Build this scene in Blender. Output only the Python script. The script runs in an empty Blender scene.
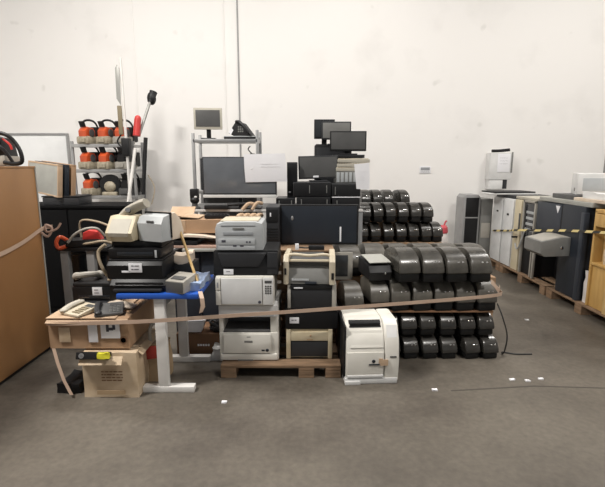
import bpy, bmesh, math, random
from mathutils import Vector, Matrix, noise
random.seed(7)
SC = bpy.context.scene
COL = SC.collection
R = math.radians

# ------------------------------------------------------------------ materials
def mat(name, c, rough=.6, metal=0., c2=None, scale=6., bump=0., spec=.5, coat=0., lo=.35, hi=.7, stretch=None, detail=4.):
    m = bpy.data.materials.new(name); m.use_nodes = True
    nt = m.node_tree; bs = nt.nodes['Principled BSDF']
    bs.inputs['Base Color'].default_value = (*c, 1)
    bs.inputs['Roughness'].default_value = rough
    bs.inputs['Metallic'].default_value = metal
    bs.inputs['Specular IOR Level'].default_value = spec
    bs.inputs['Coat Weight'].default_value = coat
    bs.inputs['Coat Roughness'].default_value = .12
    if c2 is None:
        c2 = tuple(x * .86 for x in c)
    tc = nt.nodes.new('ShaderNodeTexCoord'); mp = nt.nodes.new('ShaderNodeMapping')
    nz = nt.nodes.new('ShaderNodeTexNoise'); cr = nt.nodes.new('ShaderNodeValToRGB')
    nz.inputs['Scale'].default_value = scale; nz.inputs['Detail'].default_value = detail
    if stretch: mp.inputs['Scale'].default_value = stretch
    L = nt.links
    L.new(tc.outputs['Object'], mp.inputs['Vector']); L.new(mp.outputs['Vector'], nz.inputs['Vector'])
    L.new(nz.outputs['Fac'], cr.inputs['Fac'])
    cr.color_ramp.elements[0].position = lo; cr.color_ramp.elements[0].color = (*c2, 1)
    cr.color_ramp.elements[1].position = hi; cr.color_ramp.elements[1].color = (*c, 1)
    L.new(cr.outputs['Color'], bs.inputs['Base Color'])
    if bump:
        b = nt.nodes.new('ShaderNodeBump'); b.inputs['Strength'].default_value = bump; b.inputs['Distance'].default_value = .01
        L.new(nz.outputs['Fac'], b.inputs['Height']); L.new(b.outputs['Normal'], bs.inputs['Normal'])
    return m

M = {}
def D(k, *a, **kw): M[k] = mat(k, *a, **kw)
D('white_plastic', (.72, .70, .645), .38, c2=(.67, .65, .59))
D('cool_white', (.70, .70, .69), .4)
D('silver_plastic', (.45, .47, .48), .38)
D('silver_dark', (.30, .315, .33), .4)
D('beige_plastic', (.56, .50, .39), .45, c2=(.50, .44, .33))
D('old_beige', (.60, .53, .38), .5, c2=(.50, .42, .28))
D('greige', (.37, .35, .31), .45)
D('black_plastic', (.006, .006, .007), .42, spec=.35)
D('soft_black', (.011, .011, .012), .5, c2=(.007, .007, .008), spec=.35)
D('charcoal', (.028, .029, .032), .45, spec=.4)
D('dark_grey', (.085, .085, .085), .5)
D('mid_grey', (.20, .20, .19), .5)
D('dome_black', (.040, .037, .033), .27, c2=(.018, .017, .015), scale=5, coat=.2)
D('dome_dusty', (.14, .128, .106), .36, c2=(.045, .042, .037), scale=4)
D('dome_mid', (.085, .078, .066), .27, c2=(.034, .032, .028), scale=6, coat=.15)
D('skirt_black', (.006, .006, .006), .5, spec=.35)
D('chrome', (.85, .85, .85), .15, metal=1)
D('steel', (.42, .42, .42), .38, metal=.7, scale=12)
D('grey_paint', (.30, .30, .30), .45)
D('white_paint', (.78, .76, .73), .35)
D('matte_black', (.004, .004, .0045), .75, spec=.12)
D('navy', (.018, .023, .032), .45, spec=.4)
D('navy_light', (.034, .041, .054), .4, spec=.4)
D('blue', (.02, .10, .48), .4)
D('orange', (.62, .10, .025), .4, c2=(.50, .07, .02))
D('red', (.55, .035, .03), .4)
D('yellow', (.75, .70, .04), .5)
D('cream', (.46, .41, .31), .5, c2=(.30, .26, .19), scale=20)
D('paper', (.80, .80, .82), .8, c2=(.74, .74, .77), scale=3)
D('ink', (.06, .06, .08), .7)
D('screen', (.035, .038, .041), .16, coat=.3)
D('screen_grey', (.10, .10, .098), .25)
D('screen_reflection', (.13, .14, .155), .12, coat=.5)  # grey base carries the room's reflection as painted colour
D('smoked', (.016, .018, .022), .12, coat=.3)
D('card', (.44, .285, .175), .8, c2=(.36, .225, .13), scale=5, bump=.15)
D('card_light', (.50, .365, .25), .8, c2=(.42, .29, .185), scale=6, bump=.15)
D('card_pale', (.62, .50, .36), .8, c2=(.50, .38, .25), scale=7, bump=.1)
D('card_dark', (.20, .105, .055), .8, c2=(.15, .08, .04), scale=4)
D('flap_white', (.66, .57, .47), .8, c2=(.56, .46, .36))
D('wood_board', (.37, .195, .08), .42, c2=(.27, .135, .052), scale=2.2, stretch=(3, 1, .35), lo=.3, hi=.75)
D('pine', (.62, .44, .20), .6, c2=(.48, .31, .12), scale=5, stretch=(6, 6, .8))
D('honey_wood', (.58, .37, .13), .5, c2=(.46, .27, .08), scale=4, stretch=(5, 5, .7))
D('pallet_wood', (.27, .17, .10), .8, c2=(.17, .11, .066), scale=6, stretch=(1, 6, 6), bump=.3)
D('tape_tan', (.58, .43, .33), .5, c2=(.50, .36, .27), scale=8)
D('hose', (.36, .29, .20), .6)
D('cable', (.02, .02, .02), .5)
D('felt_red', (.42, .05, .035), .8)
D('sand_sack', (.42, .30, .18), .9, c2=(.34, .24, .14))
D('foam', (.72, .68, .66), .9, c2=(.6, .56, .54), scale=10, bump=.3)
D('film_blue', (.32, .42, .62), .25)  # the plastic film's own pale blue
D('purple', (.08, .06, .13), .4)
D('bar_steel', (.36, .36, .34), .4, metal=.4)
D('olive', (.22, .18, .11), .6)
D('pink_board', (.42, .28, .22), .7)
D('grey_board', (.36, .36, .33), .7)
D('key_beige', (.47, .44, .37), .6)
D('locker_white', (.74, .75, .75), .4)
D('locker_cream', (.66, .60, .45), .5, c2=(.58, .50, .34), scale=3)
D('jug_white', (.72, .68, .66), .5)
D('jug_pink', (.55, .08, .10), .5)

def wall_mat(name, base, stain, scale=1.3, lo=.30, hi=.46, rough=.75):
    m = mat(name, base, rough, c2=stain, scale=scale, lo=lo, hi=hi, detail=7)
    nt = m.node_tree; bs = nt.nodes['Principled BSDF']; L = nt.links
    cr = [n for n in nt.nodes if n.type == 'VALTORGB'][0]
    tc = [n for n in nt.nodes if n.type == 'TEX_COORD'][0]
    n2 = nt.nodes.new('ShaderNodeTexNoise'); n2.inputs['Scale'].default_value = 3.2; n2.inputs['Detail'].default_value = 2
    r2 = nt.nodes.new('ShaderNodeValToRGB')
    r2.color_ramp.elements[0].position = .70; r2.color_ramp.elements[0].color = (0, 0, 0, 1)
    r2.color_ramp.elements[1].position = .78; r2.color_ramp.elements[1].color = (.45, .45, .45, 1)
    mx = nt.nodes.new('ShaderNodeMixRGB'); mx.inputs['Color2'].default_value = (stain[0] * .72, stain[1] * .72, stain[2] * .70, 1)
    L.new(tc.outputs['Object'], n2.inputs['Vector']); L.new(n2.outputs['Fac'], r2.inputs['Fac'])
    L.new(r2.outputs['Color'], mx.inputs['Fac']); L.new(cr.outputs['Color'], mx.inputs['Color1'])
    L.new(mx.outputs['Color'], bs.inputs['Base Color'])
    return m
M['wall'] = wall_mat('wall', (.80, .785, .765), (.75, .735, .715))
M['wall_panel'] = wall_mat('wall_panel', (.82, .83, .83), (.72, .73, .73), scale=1.6, lo=.36, hi=.52)
M['ceiling'] = mat('ceiling_paint', (.6, .6, .6), .8)

def floor_mat():
    m = bpy.data.materials.new('stained_concrete'); m.use_nodes = True
    nt = m.node_tree; bs = nt.nodes['Principled BSDF']; L = nt.links; N = nt.nodes.new
    tc = N('ShaderNodeTexCoord')
    n1 = N('ShaderNodeTexNoise'); n1.inputs['Scale'].default_value = .9; n1.inputs['Detail'].default_value = 8; n1.inputs['Roughness'].default_value = .62
    r1 = N('ShaderNodeValToRGB')
    e = r1.color_ramp.elements; e[0].position = .34; e[0].color = (.064, .054, .043, 1); e[1].position = .68; e[1].color = (.138, .120, .096, 1)
    n2 = N('ShaderNodeTexNoise'); n2.inputs['Scale'].default_value = 26; n2.inputs['Detail'].default_value = 5
    mx = N('ShaderNodeMixRGB'); mx.blend_type = 'OVERLAY'; mx.inputs['Fac'].default_value = .35
    L.new(tc.outputs['Object'], n1.inputs['Vector']); L.new(tc.outputs['Object'], n2.inputs['Vector'])
    L.new(n1.outputs['Fac'], r1.inputs['Fac']); L.new(r1.outputs['Color'], mx.inputs['Color1']); L.new(n2.outputs['Fac'], mx.inputs['Color2'])
    L.new(mx.outputs['Color'], bs.inputs['Base Color'])
    rr = N('ShaderNodeMapRange'); rr.inputs['To Min'].default_value = .42; rr.inputs['To Max'].default_value = .7
    L.new(n1.outputs['Fac'], rr.inputs['Value']); L.new(rr.outputs['Result'], bs.inputs['Roughness'])
    b = N('ShaderNodeBump'); b.inputs['Strength'].default_value = .12; b.inputs['Distance'].default_value = .01
    L.new(n2.outputs['Fac'], b.inputs['Height']); L.new(b.outputs['Normal'], bs.inputs['Normal'])
    return m
M['floor'] = floor_mat()

def stripe_mat():
    m = bpy.data.materials.new('yellow_black_stripes'); m.use_nodes = True
    nt = m.node_tree; bs = nt.nodes['Principled BSDF']; L = nt.links; N = nt.nodes.new
    tc = N('ShaderNodeTexCoord'); w = N('ShaderNodeTexWave'); w.bands_direction = 'DIAGONAL'; w.inputs['Scale'].default_value = 3.0
    r = N('ShaderNodeValToRGB'); r.color_ramp.interpolation = 'CONSTANT'
    r.color_ramp.elements[0].color = (.03, .03, .025, 1); r.color_ramp.elements[1].position = .5; r.color_ramp.elements[1].color = (.75, .62, .28, 1)
    L.new(tc.outputs['Object'], w.inputs['Vector']); L.new(w.outputs['Fac'], r.inputs['Fac']); L.new(r.outputs['Color'], bs.inputs['Base Color'])
    bs.inputs['Roughness'].default_value = .5
    return m
M['stripes'] = stripe_mat()

def emis(name, c, s):
    m = bpy.data.materials.new(name); m.use_nodes = True
    bs = m.node_tree.nodes['Principled BSDF']; bs.inputs['Emission Color'].default_value = (*c, 1); bs.inputs['Emission Strength'].default_value = s
    return m
M['lamp'] = emis('lamp_diffuser', (1, .95, .88), 6)

# ------------------------------------------------------------------ mesh ops
def bevel(bm, geom, off, seg=2):
    if off > 0:
        es = list({e for v in geom for e in v.link_edges})
        bmesh.ops.bevel(bm, geom=es, offset=off, segments=seg, profile=.6, affect='EDGES', clamp_overlap=True)
def B(x0, x1, y0, y1, z0, z1, bv=.004, rot=None, seg=2):
    """box; rot = (degrees, axis, pivot)"""
    def f(bm):
        r = bmesh.ops.create_cube(bm, size=1)['verts']
        mt = Matrix.Translation(((x0+x1)/2, (y0+y1)/2, (z0+z1)/2)) @ Matrix.Diagonal((x1-x0, y1-y0, z1-z0, 1))
        if rot:
            p = Vector(rot[2]); mt = Matrix.Translation(p) @ Matrix.Rotation(R(rot[0]), 4, rot[1]) @ Matrix.Translation(-p) @ mt
        bmesh.ops.transform(bm, matrix=mt, verts=r)
        bevel(bm, r, min(bv, .45 * min(x1-x0, y1-y0, z1-z0)), seg)
    return f
def CR(x0, x1, y0, y1, z0, z1, amp=.01, n=5, sc=5., seed=0.):
    """crumpled box"""
    def f(bm):
        tmp = bmesh.new(); bmesh.ops.create_cube(tmp, size=1)
        bmesh.ops.subdivide_edges(tmp, edges=tmp.edges[:], cuts=n, use_grid_fill=True)
        for v in tmp.verts:
            p = Vector((x0 + (v.co.x+.5)*(x1-x0), y0 + (v.co.y+.5)*(y1-y0), z0 + (v.co.z+.5)*(z1-z0)))
            d = noise.noise_vector(p * sc + Vector((seed, 0, 0))) * amp
            if v.co.z < -.49: d.z = 0
            v.co = p + d
        me = bpy.data.meshes.new('t'); tmp.to_mesh(me); tmp.free(); bm.from_mesh(me); bpy.data.meshes.remove(me)
    return f
def C(a, b, r, r2=None, n=14):
    def f(bm):
        A, Bb = Vector(a), Vector(b); d = Bb - A
        v = bmesh.ops.create_cone(bm, cap_ends=True, segments=n, radius1=r, radius2=r if r2 is None else r2, depth=d.length)['verts']
        bmesh.ops.transform(bm, matrix=Matrix.Translation((A+Bb)/2) @ Vector((0, 0, 1)).rotation_difference(d).to_matrix().to_4x4(), verts=v)
    return f
def S(c, r, n=12):
    def f(bm):
        v = bmesh.ops.create_uvsphere(bm, u_segments=n, v_segments=max(6, n//2+2), radius=1)['verts']
        bmesh.ops.transform(bm, matrix=Matrix.Translation(c) @ Matrix.Diagonal((*r, 1)), verts=v)
    return f
def spline(pts, sub=6, closed=False):
    P = [Vector(p) for p in pts]; n = len(P); out = []
    rng = n if closed else n - 1
    for i in range(rng):
        g = (lambda k: P[k % n]) if closed else (lambda k: P[max(0, min(n-1, k))])
        p0, p1, p2, p3 = g(i-1), g(i), g(i+1), g(i+2)
        for j in range(sub):
            t = j / sub
            out.append(.5*((2*p1) + (p2-p0)*t + (2*p0-5*p1+4*p2-p3)*t*t + (3*p1-p0-3*p2+p3)*t**3))
    if not closed: out.append(P[-1])
    return out
def T(pts, r, n=8, sub=5, closed=False, flat=1.):
    def f(bm):
        Q = spline(pts, sub, closed) if sub > 1 else [Vector(p) for p in pts]
        rings = []; m = len(Q); nrm = None
        for i in range(m):
            a = Q[(i-1) % m] if (closed or i) else Q[0]; b = Q[(i+1) % m] if (closed or i < m-1) else Q[-1]
            t = (b-a).normalized()
            if nrm is None:
                nrm = t.orthogonal().normalized()
            nrm = (nrm - t*nrm.dot(t)).normalized(); bi = t.cross(nrm)
            rings.append([bm.verts.new(Q[i] + nrm*(r*math.cos(2*math.pi*k/n)) + bi*(r*flat*math.sin(2*math.pi*k/n))) for k in range(n)])
        for i in range(m if closed else m-1):
            A, Bq = rings[i], rings[(i+1) % m]
            for k in range(n): bm.faces.new((A[k], A[(k+1) % n], Bq[(k+1) % n], Bq[k]))
        if not closed:
            bm.faces.new(rings[0][::-1]); bm.faces.new(rings[-1])
    return f
def PR(ax, prof, lo, hi, bv=0., seg=2):
    """profile extruded along axis ax ('x': prof=(y,z); 'y': (x,z); 'z': (x,y))"""
    def f(bm):
        mk = {'x': lambda a, b, t: (t, a, b), 'y': lambda a, b, t: (a, t, b), 'z': lambda a, b, t: (a, b, t)}[ax]
        A = [bm.verts.new(mk(a, b, lo)) for a, b in prof]; Z = [bm.verts.new(mk(a, b, hi)) for a, b in prof]
        n = len(prof); fa = bm.faces.new(A[::-1]); fz = bm.faces.new(Z)
        fs = [fa, fz] + [bm.faces.new((A[i], A[(i+1) % n], Z[(i+1) % n], Z[i])) for i in range(n)]
        if bv: bmesh.ops.bevel(bm, geom=list(fa.edges)+list(fz.edges), offset=bv, segments=seg, profile=.6, affect='EDGES', clamp_overlap=True)
    return f
def LA(prof, c=(0, 0, 0), n=20, axis='z'):
    def f(bm):
        rings = []
        for r, z in prof:
            ring = []
            for k in range(n):
                a = 2*math.pi*k/n; x, y = max(r, 1e-4)*math.cos(a), max(r, 1e-4)*math.sin(a)
                q = {'z': (x, y, z), 'y': (x, z, y), 'x': (z, x, y)}[axis]
                ring.append(bm.verts.new(Vector(q) + Vector(c)))
            rings.append(ring)
        for A, Z in zip(rings, rings[1:]):
            for k in range(n): bm.faces.new((A[k], A[(k+1) % n], Z[(k+1) % n], Z[k]))
        bm.faces.new(rings[0][::-1]); bm.faces.new(rings[-1])
    return f
def SHEET(pts, th, cols=1):
    """thin ribbon/sheet: list of (left,right) point pairs with thickness th (bent along its length)"""
    def f(bm):
        A = [(Vector(a), Vector(b)) for a, b in pts]; top, bot = [], []
        for i, (a, b) in enumerate(A):
            d = (A[min(i+1, len(A)-1)][0] - A[max(i-1, 0)][0]); n = d.cross(b-a).normalized()*th/2
            top.append((bm.verts.new(a+n), bm.verts.new(b+n))); bot.append((bm.verts.new(a-n), bm.verts.new(b-n)))
        for i in range(len(A)-1):
            t0, t1, b0, b1 = top[i], top[i+1], bot[i], bot[i+1]
            bm.faces.new((t0[0], t0[1], t1[1], t1[0])); bm.faces.new((b0[0], b1[0], b1[1], b0[1]))
            bm.faces.new((t0[0], t1[0], b1[0], b0[0])); bm.faces.new((t0[1], b0[1], b1[1], t1[1]))
        bm.faces.new((top[0][0], bot[0][0], bot[0][1], top[0][1])); bm.faces.new((top[-1][0], top[-1][1], bot[-1][1], bot[-1][0]))
    return f

# ------------------------------------------------------------------ objects
def mesh(name, m, ops, parent=None):
    bm = bmesh.new()
    for op in ops: op(bm)
    bmesh.ops.recalc_face_normals(bm, faces=bm.faces[:])
    me = bpy.data.meshes.new(name); bm.to_mesh(me); bm.free()
    me.polygons.foreach_set('use_smooth', [True]*len(me.polygons)); me.set_sharp_from_angle(angle=R(35))
    me.materials.append(M[m])
    o = bpy.data.objects.new(name, me); COL.objects.link(o)
    if parent: o.parent = parent
    return o
def P(t, name, m, *ops, label=None):
    o = mesh(name, m, ops, t)
    if label: o['label'] = label
    return o
def tag(o, label, cat, group=None):
    o['label'] = label; o['category'] = cat
    if group: o['group'] = group
    return o
def thing(name, label, cat, loc=(0, 0, 0), rz=0, group=None):
    o = bpy.data.objects.new(name, None); COL.objects.link(o); o.empty_display_size = .1
    o.location = loc; o.rotation_euler = (0, 0, R(rz))
    return tag(o, label, cat, group)
def solo(name, m, label, cat, *ops, loc=(0, 0, 0), rz=0, group=None):
    o = mesh(name, m, ops); o.location = loc; o.rotation_euler = (0, 0, R(rz))
    return tag(o, label, cat, group)
def struct(name, m, *ops):
    o = mesh(name, m, ops); o['kind'] = 'structure'; return o
def dup(root, label, loc, rz=None, group=None, scale=None):
    r = root.copy(); COL.objects.link(r); r.location = loc; r['label'] = label
    if rz is not None: r.rotation_euler = (0, 0, R(rz))
    if group: r['group'] = group
    if scale: r.scale = scale
    for ch in list(root.children):
        c = ch.copy(); COL.objects.link(c); c.parent = r
        for g in list(ch.children):
            d = g.copy(); COL.objects.link(d); d.parent = c
    return r

# ------------------------------------------------------------------ setting
struct('floor', 'floor', B(-7, 7.5, -7, 8.0, -.2, 0, 0))
struct('wall_back', 'wall', B(-7, 7.5, 7.85, 8.05, -.2, 6.6, 0))
struct('wall_left', 'wall', B(-7.2, -7, -7, 8.05, -.2, 6.6, 0))
struct('wall_right', 'wall', B(7.5, 7.7, -7, 8.05, -.2, 6.6, 0))
struct('ceiling', 'ceiling', B(-7.2, 7.7, -7, 8.05, 6.6, 6.8, 0))
struct('trim_1', 'wall_panel', B(-7, -4.10, 7.78, 7.85, 0, 2.16, .005))
struct('trim_2', 'grey_paint', B(-7, -4.08, 7.765, 7.85, 2.16, 2.195, .005), B(-4.10, -4.075, 7.77, 7.85, 0, 2.16, .003))
struct('trim_3', 'grey_paint', B(-1.10, -1.075, 7.835, 7.85, 0, 6.6, .003))
struct('trim_4', 'wall', B(-1.33, -1.31, 7.838, 7.85, 0, 6.6, .003))
struct('trim_5', 'wall', B(-2.86, -2.83, 7.838, 7.85, 0, 6.6, .003))
struct('trim_6', 'white_paint', B(5.42, 5.56, 7.78, 7.85, 0, 6.6, .006))
struct('trim_7', 'grey_paint', B(5.33, 5.37, 7.82, 7.85, 0, 6.6, .004), B(5.57, 5.75, 7.80, 7.85, 0, 6.6, .004))
D('crack', (.06, .052, .042), .7)
struct('trim_8', 'crack', PR('z', [(1.10, 2.985), (1.75, 3.055), (2.35, 3.02), (2.36, 3.032), (1.75, 3.07), (1.10, 2.999)], 0, .0012))

# ceiling lamps (the hall's high-bay lights)
def lamp(label, x, y, power, size=1.1, z=5.9, col=(1, .96, .91)):
    t = thing('ceiling_lamp', label, 'lamp', (x, y, z), 0, 'hall ceiling lamps')
    P(t, 'housing', 'grey_paint', B(-size/2-.04, size/2+.04, -.24, .24, .02, .12, .01))
    P(t, 'diffuser', 'lamp', B(-size/2, size/2, -.2, .2, 0, .02, .003))
    P(t, 'suspension_rod', 'steel', C((-size*.4, 0, .12), (-size*.4, 0, .7), .008), C((size*.4, 0, .12), (size*.4, 0, .7), .008))
    l = bpy.data.lights.new('lamp_light', 'AREA'); l.shape = 'RECTANGLE'; l.size = size; l.size_y = .4; l.energy = power; l.color = col
    o = bpy.data.objects.new('lamp_light', l); COL.objects.link(o); o.location = (x, y, z-.02)
    return t
LP = [('left rear ceiling lamp above the shelving', -2.4, 4.9, 120), ('middle rear ceiling lamp above the printers', .9, 5.4, 85),
      ('right rear ceiling lamp above the pallet row', 4.9, 5.0, 125), ('left front ceiling lamp', -3.6, 1.6, 430), ('right front ceiling lamp', 3.0, .9, 210)]
for a in LP: lamp(*a)

# ------------------------------------------------------------------ left: wooden cabinet
t = thing('wooden_cabinet', 'tall brown veneered wooden cabinet panel at the left edge', 'cabinet', (-2.28, 2.0, 0))
P(t, 'carcass', 'wood_board', B(-.55, 0, 0, 1.775, .03, 1.62, .003))
P(t, 'edge_strip', 'grey_board', B(-.004, .006, 1.766, 1.782, .03, 1.625, .002), label='pale grey corner edging')
P(t, 'plinth', 'soft_black', B(-.53, -.012, .02, 1.76, 0, .03, .002))
P(t, 'top_panel', 'wood_board', B(-.55, .004, 0, 1.78, 1.62, 1.636, .002))
P(t, 'seam', 'card_dark', B(-.001, .0015, 1.0, 1.004, .03, 1.62, 0))

# chainsaw
def chainsaw(label, loc, rz, body='orange', case='cream', handle='black_plastic', group=None, s=1., bar=True):
    t = thing('chainsaw', label, 'chainsaw', loc, rz, group)
    P(t, 'crankcase', case, B(-.13*s, .12*s, -.10*s, .10*s, .0, .09*s, .025*s), B(-.145*s, -.13*s, -.06*s, .06*s, .02*s, .07*s, .01))
    P(t, 'motor_housing', body, PR('y', [(-.12*s, .07*s), (-.125*s, .15*s), (-.07*s, .195*s), (.03*s, .185*s), (.09*s, .12*s), (.10*s, .07*s)], -.068*s, .062*s, .018*s))
    P(t, 'fuel_tank', 'soft_black', B(.05*s, .19*s, -.10*s, .10*s, .03*s, .20*s, .02*s))
    P(t, 'starter_cover', 'dark_grey', C((-.035*s, -.086*s, .125*s), (-.035*s, -.098*s, .125*s), .045*s), *[B((-.06+.018*k)*s, (-.052+.018*k)*s, -.101*s, -.097*s, .10*s, .15*s, 0) for k in range(4)])
    P(t, 'front_handle', handle, T([(.06*s, -.105*s, .03*s), (.075*s, -.115*s, .15*s), (.03*s, -.09*s, .25*s), (-.02*s, 0, .27*s), (-.02*s, .09*s, .22*s), (0, .11*s, .06*s)], .012*s, 8))
    P(t, 'rear_handle', handle, T([(.10*s, 0, .13*s), (.17*s, 0, .16*s), (.225*s, 0, .12*s), (.225*s, 0, .045*s), (.17*s, 0, .015*s), (.11*s, 0, .02*s)], .015*s, 8))
    P(t, 'hand_guard', handle, PR('y', [(-.10*s, .19*s), (-.13*s, .25*s), (-.115*s, .255*s), (-.085*s, .195*s)], -.05*s, .04*s, .003))
    if bar:
        P(t, 'guide_bar', 'bar_steel', B(-.22*s, -.12*s, .085*s, .092*s, .03*s, .085*s, .003), C((-.22*s, .0915*s, .0575*s), (-.22*s, .0855*s, .0575*s), .0275*s))
    return t
# black saw on top of cabinet
t = thing('chainsaw', 'large black chainsaw with looped handle on top of the wooden cabinet', 'chainsaw', (-2.39, 3.66, 1.637), 0)
P(t, 'crankcase', 'greige', B(-.22, .01, -.10, .10, 0, .085, .02))
P(t, 'motor_housing', 'soft_black', PR('y', [(-.24, .08), (-.25, .2), (-.16, .25), (-.02, .22), (.005, .08)], -.09, .09, .02), C((-.12, -.09, .13), (-.12, -.105, .13), .055))
P(t, 'filter_cover', 'purple', B(-.17, -.03, -.102, -.092, .10, .16, .01))
P(t, 'front_handle', 'black_plastic', T([(-.16, -.115, .20), (-.06, -.115, .262), (.06, -.11, .235), (.13, -.10, .14), (.145, -.10, .04), (.09, -.10, .018), (.0, -.10, .03)], .016, 10), T([(-.10, -.10, .22), (.02, -.11, .12), (.07, -.10, .03)], .013, 8))
P(t, 'trigger_grip', 'red', T([(.01, -.10, .215), (.06, -.10, .17), (.075, -.10, .13)], .009, 8))

# ------------------------------------------------------------------ left background
def shelf_unit():
    t = thing('steel_shelf', 'grey steel shelving with three tiers of chainsaws against the left wall', 'shelving', (-3.13, 7.25, 0))
    for x in (-.50, .46):
        for y in (-.2, .2): P(t, 'post', 'grey_paint', B(x-.018, x+.018, y-.018, y+.018, 0, 2.02, .003))
    for z in (1.97, 1.58, 1.165, .62): P(t, 'shelf_board', 'steel', B(-.48, .46, -.23, .23, z-.035, z, .003), B(-.5, .48, -.235, -.228, z-.05, z+.005, .002))
    P(t, 'back_brace', 'grey_paint', B(-.5, .48, .215, .221, 1.4, 1.43, 0))
    return t
shelf_unit()
G = 'chainsaws on the steel shelving'
saws = [('orange chainsaw at the left end of the top shelf', -3.40, 1.97, 'orange', 'cream'), ('orange chainsaw in the middle of the top shelf', -3.10, 1.97, 'orange', 'cream'),
        ('orange chainsaw with pale case right on the top shelf', -2.84, 1.97, 'orange', 'greige'), 
        ('orange chainsaw at the left end of the middle shelf', -3.41, 1.58, 'orange', 'cream'), ('orange chainsaw in the centre of the middle shelf', -3.12, 1.58, 'orange', 'cream'),
        ('dark chainsaw at the right end of the middle shelf', -2.83, 1.58, 'soft_black', 'greige'),
        ('orange chainsaw with cream case at the left of the lowest shelf', -3.40, 1.165, 'orange', 'cream'), ('dark chainsaw at the right end of the lowest shelf', -2.80, 1.165, 'soft_black', 'dark_grey')]
for lb, x, z, b, c in saws:
    chainsaw(lb, (x, 7.14, z+.002), random.uniform(70, 78), b, c, group=G, s=1.13, bar=False).scale = (1, 1, 1.22)
t = thing('cut_off_saw', 'round-guarded black and cream saw mid lowest shelf', 'saw', (-3.09, 7.10, 1.167))
P(t, 'guard', 'soft_black', LA([(.165, -.03), (.165, .03), (.13, .035), (.13, -.035)], (0, 0, .17), axis='y'))
P(t, 'body', 'cream', S((0, -.02, .14), (.10, .07, .09)), B(-.12, .12, -.08, .1, 0, .06, .02))
P(t, 'handle', 'black_plastic', T([(.08, 0, .06), (.15, -.02, .15), (.12, 0, .26), (.02, 0, .32)], .014))

# pole tools leaning
t = thing('pole_saw', 'long white pole saw with grey blade standing against shelving', 'pole saw', (-2.66, 6.78, 0), 0)
P(t, 'shaft', 'white_paint', C((0, 0, .3), (-.02, .02, 3.2), .021))
P(t, 'motor', 'soft_black', B(-.07, .05, -.05, .07, 1.78, 2.05, .02), T([(-.07, 0, 1.9), (-.14, 0, 2.0), (-.06, 0, 2.12)], .012))
P(t, 'foot', 'soft_black', C((0, 0, 0), (0, 0, .3), .028, .024))
P(t, 'guide_bar', 'bar_steel', PR('y', [(-.10, 2.62), (-.04, 2.52), (-.03, 3.05), (-.06, 3.10), (-.09, 3.05)], -.02, -.012, .001))
P(t, 'bar_cover', 'olive', B(-.10, -.035, -.03, 0, 2.10, 2.52, .01))
t = thing('pole_trimmer', 'leaning pole trimmer with red sleeve and black head', 'pole trimmer', (-2.66, 6.58, 0), 0)
P(t, 'shaft', 'white_paint', C((.0, 0, .9), (.13, .18, 1.9), .024))
P(t, 'drive_tube', 'bar_steel', C((.18, .245, 2.1), (.32, .42, 2.62), .022))
P(t, 'sleeve', 'red', C((.155, .2, 2.08), (.175, .235, 2.33), .055, .05), S((.177, .24, 2.33), (.05, .05, .06)))
P(t, 'grip', 'soft_black', C((.20, .2, 1.2), (.27, .26, 2.06), .03))
P(t, 'head', 'soft_black', S((.335, .44, 2.66), (.07, .06, .10)), C((.32, .42, 2.6), (.36, .47, 2.76), .045, .06))
P(t, 'lower_shaft', 'soft_black', C((-.1, -.03, 0), (0, 0, .9), .02))
P(t, 'strap', 'hose', T([(.27, .26, 1.5), (.36, .26, 1.3), (.32, .2, 1.05)], .008))

# stack of framed boards and black counter
t = thing('low_counter', 'long black low cabinet behind the left clutter', 'cabinet', (-2.42, 4.72, 0))
P(t, 'carcass', 'matte_black', B(-.75, .50, 0, .5, 0, 1.185, .006))
P(t, 'worktop', 'matte_black', B(-.76, .52, -.02, .52, 1.185, 1.215, .006))
P(t, 'door', 'matte_black', B(-.72, -.13, -.012, 0, .08, 1.17, .004)); P(t, 'door', 'matte_black', B(-.11, .48, -.012, 0, .08, 1.17, .004))
t = thing('crate_box', 'dark plastic box lying under the framed panel on the low counter', 'box', (-2.63, 4.86, 1.216))
P(t, 'shell', 'charcoal', B(-.2, .2, -.1, .2, 0, .085, .012)); P(t, 'lid', 'soft_black', B(-.205, .205, -.105, .205, .085, .10, .006))
BG = 'framed panels leaning on the black counter'
def board(label, dy, face, frame, w=.70, h=.35, dx=0):
    t = thing('framed_panel', label, 'panel', (-2.90+dx, 4.92+dy, 1.325), 0, BG)
    t.rotation_euler = (R(-4), R(4), R(-36))
    P(t, 'face', face, B(-w/2+.015, w/2-.015, -.012, .03, .015, h-.015, .002))
    P(t, 'frame', frame, B(-w/2, w/2, -.015, .035, 0, .018, .002), B(-w/2, w/2, -.015, .035, h-.018, h, .002), B(-w/2, -w/2+.018, -.015, .035, .018, h-.018, .002), B(w/2-.018, w/2, -.015, .035, .018, h-.018, .002))
board('pale grey panel with wooden frame, frontmost of the tilted stack', 0, 'grey_board', 'card_light')
board('navy panel directly behind the pale grey framed panel', .058, 'navy_light', 'navy', dx=.042)
board('brown wood panel rearmost of the tilted panel stack', .116, 'wood_board', 'card', dx=.084)

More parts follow.
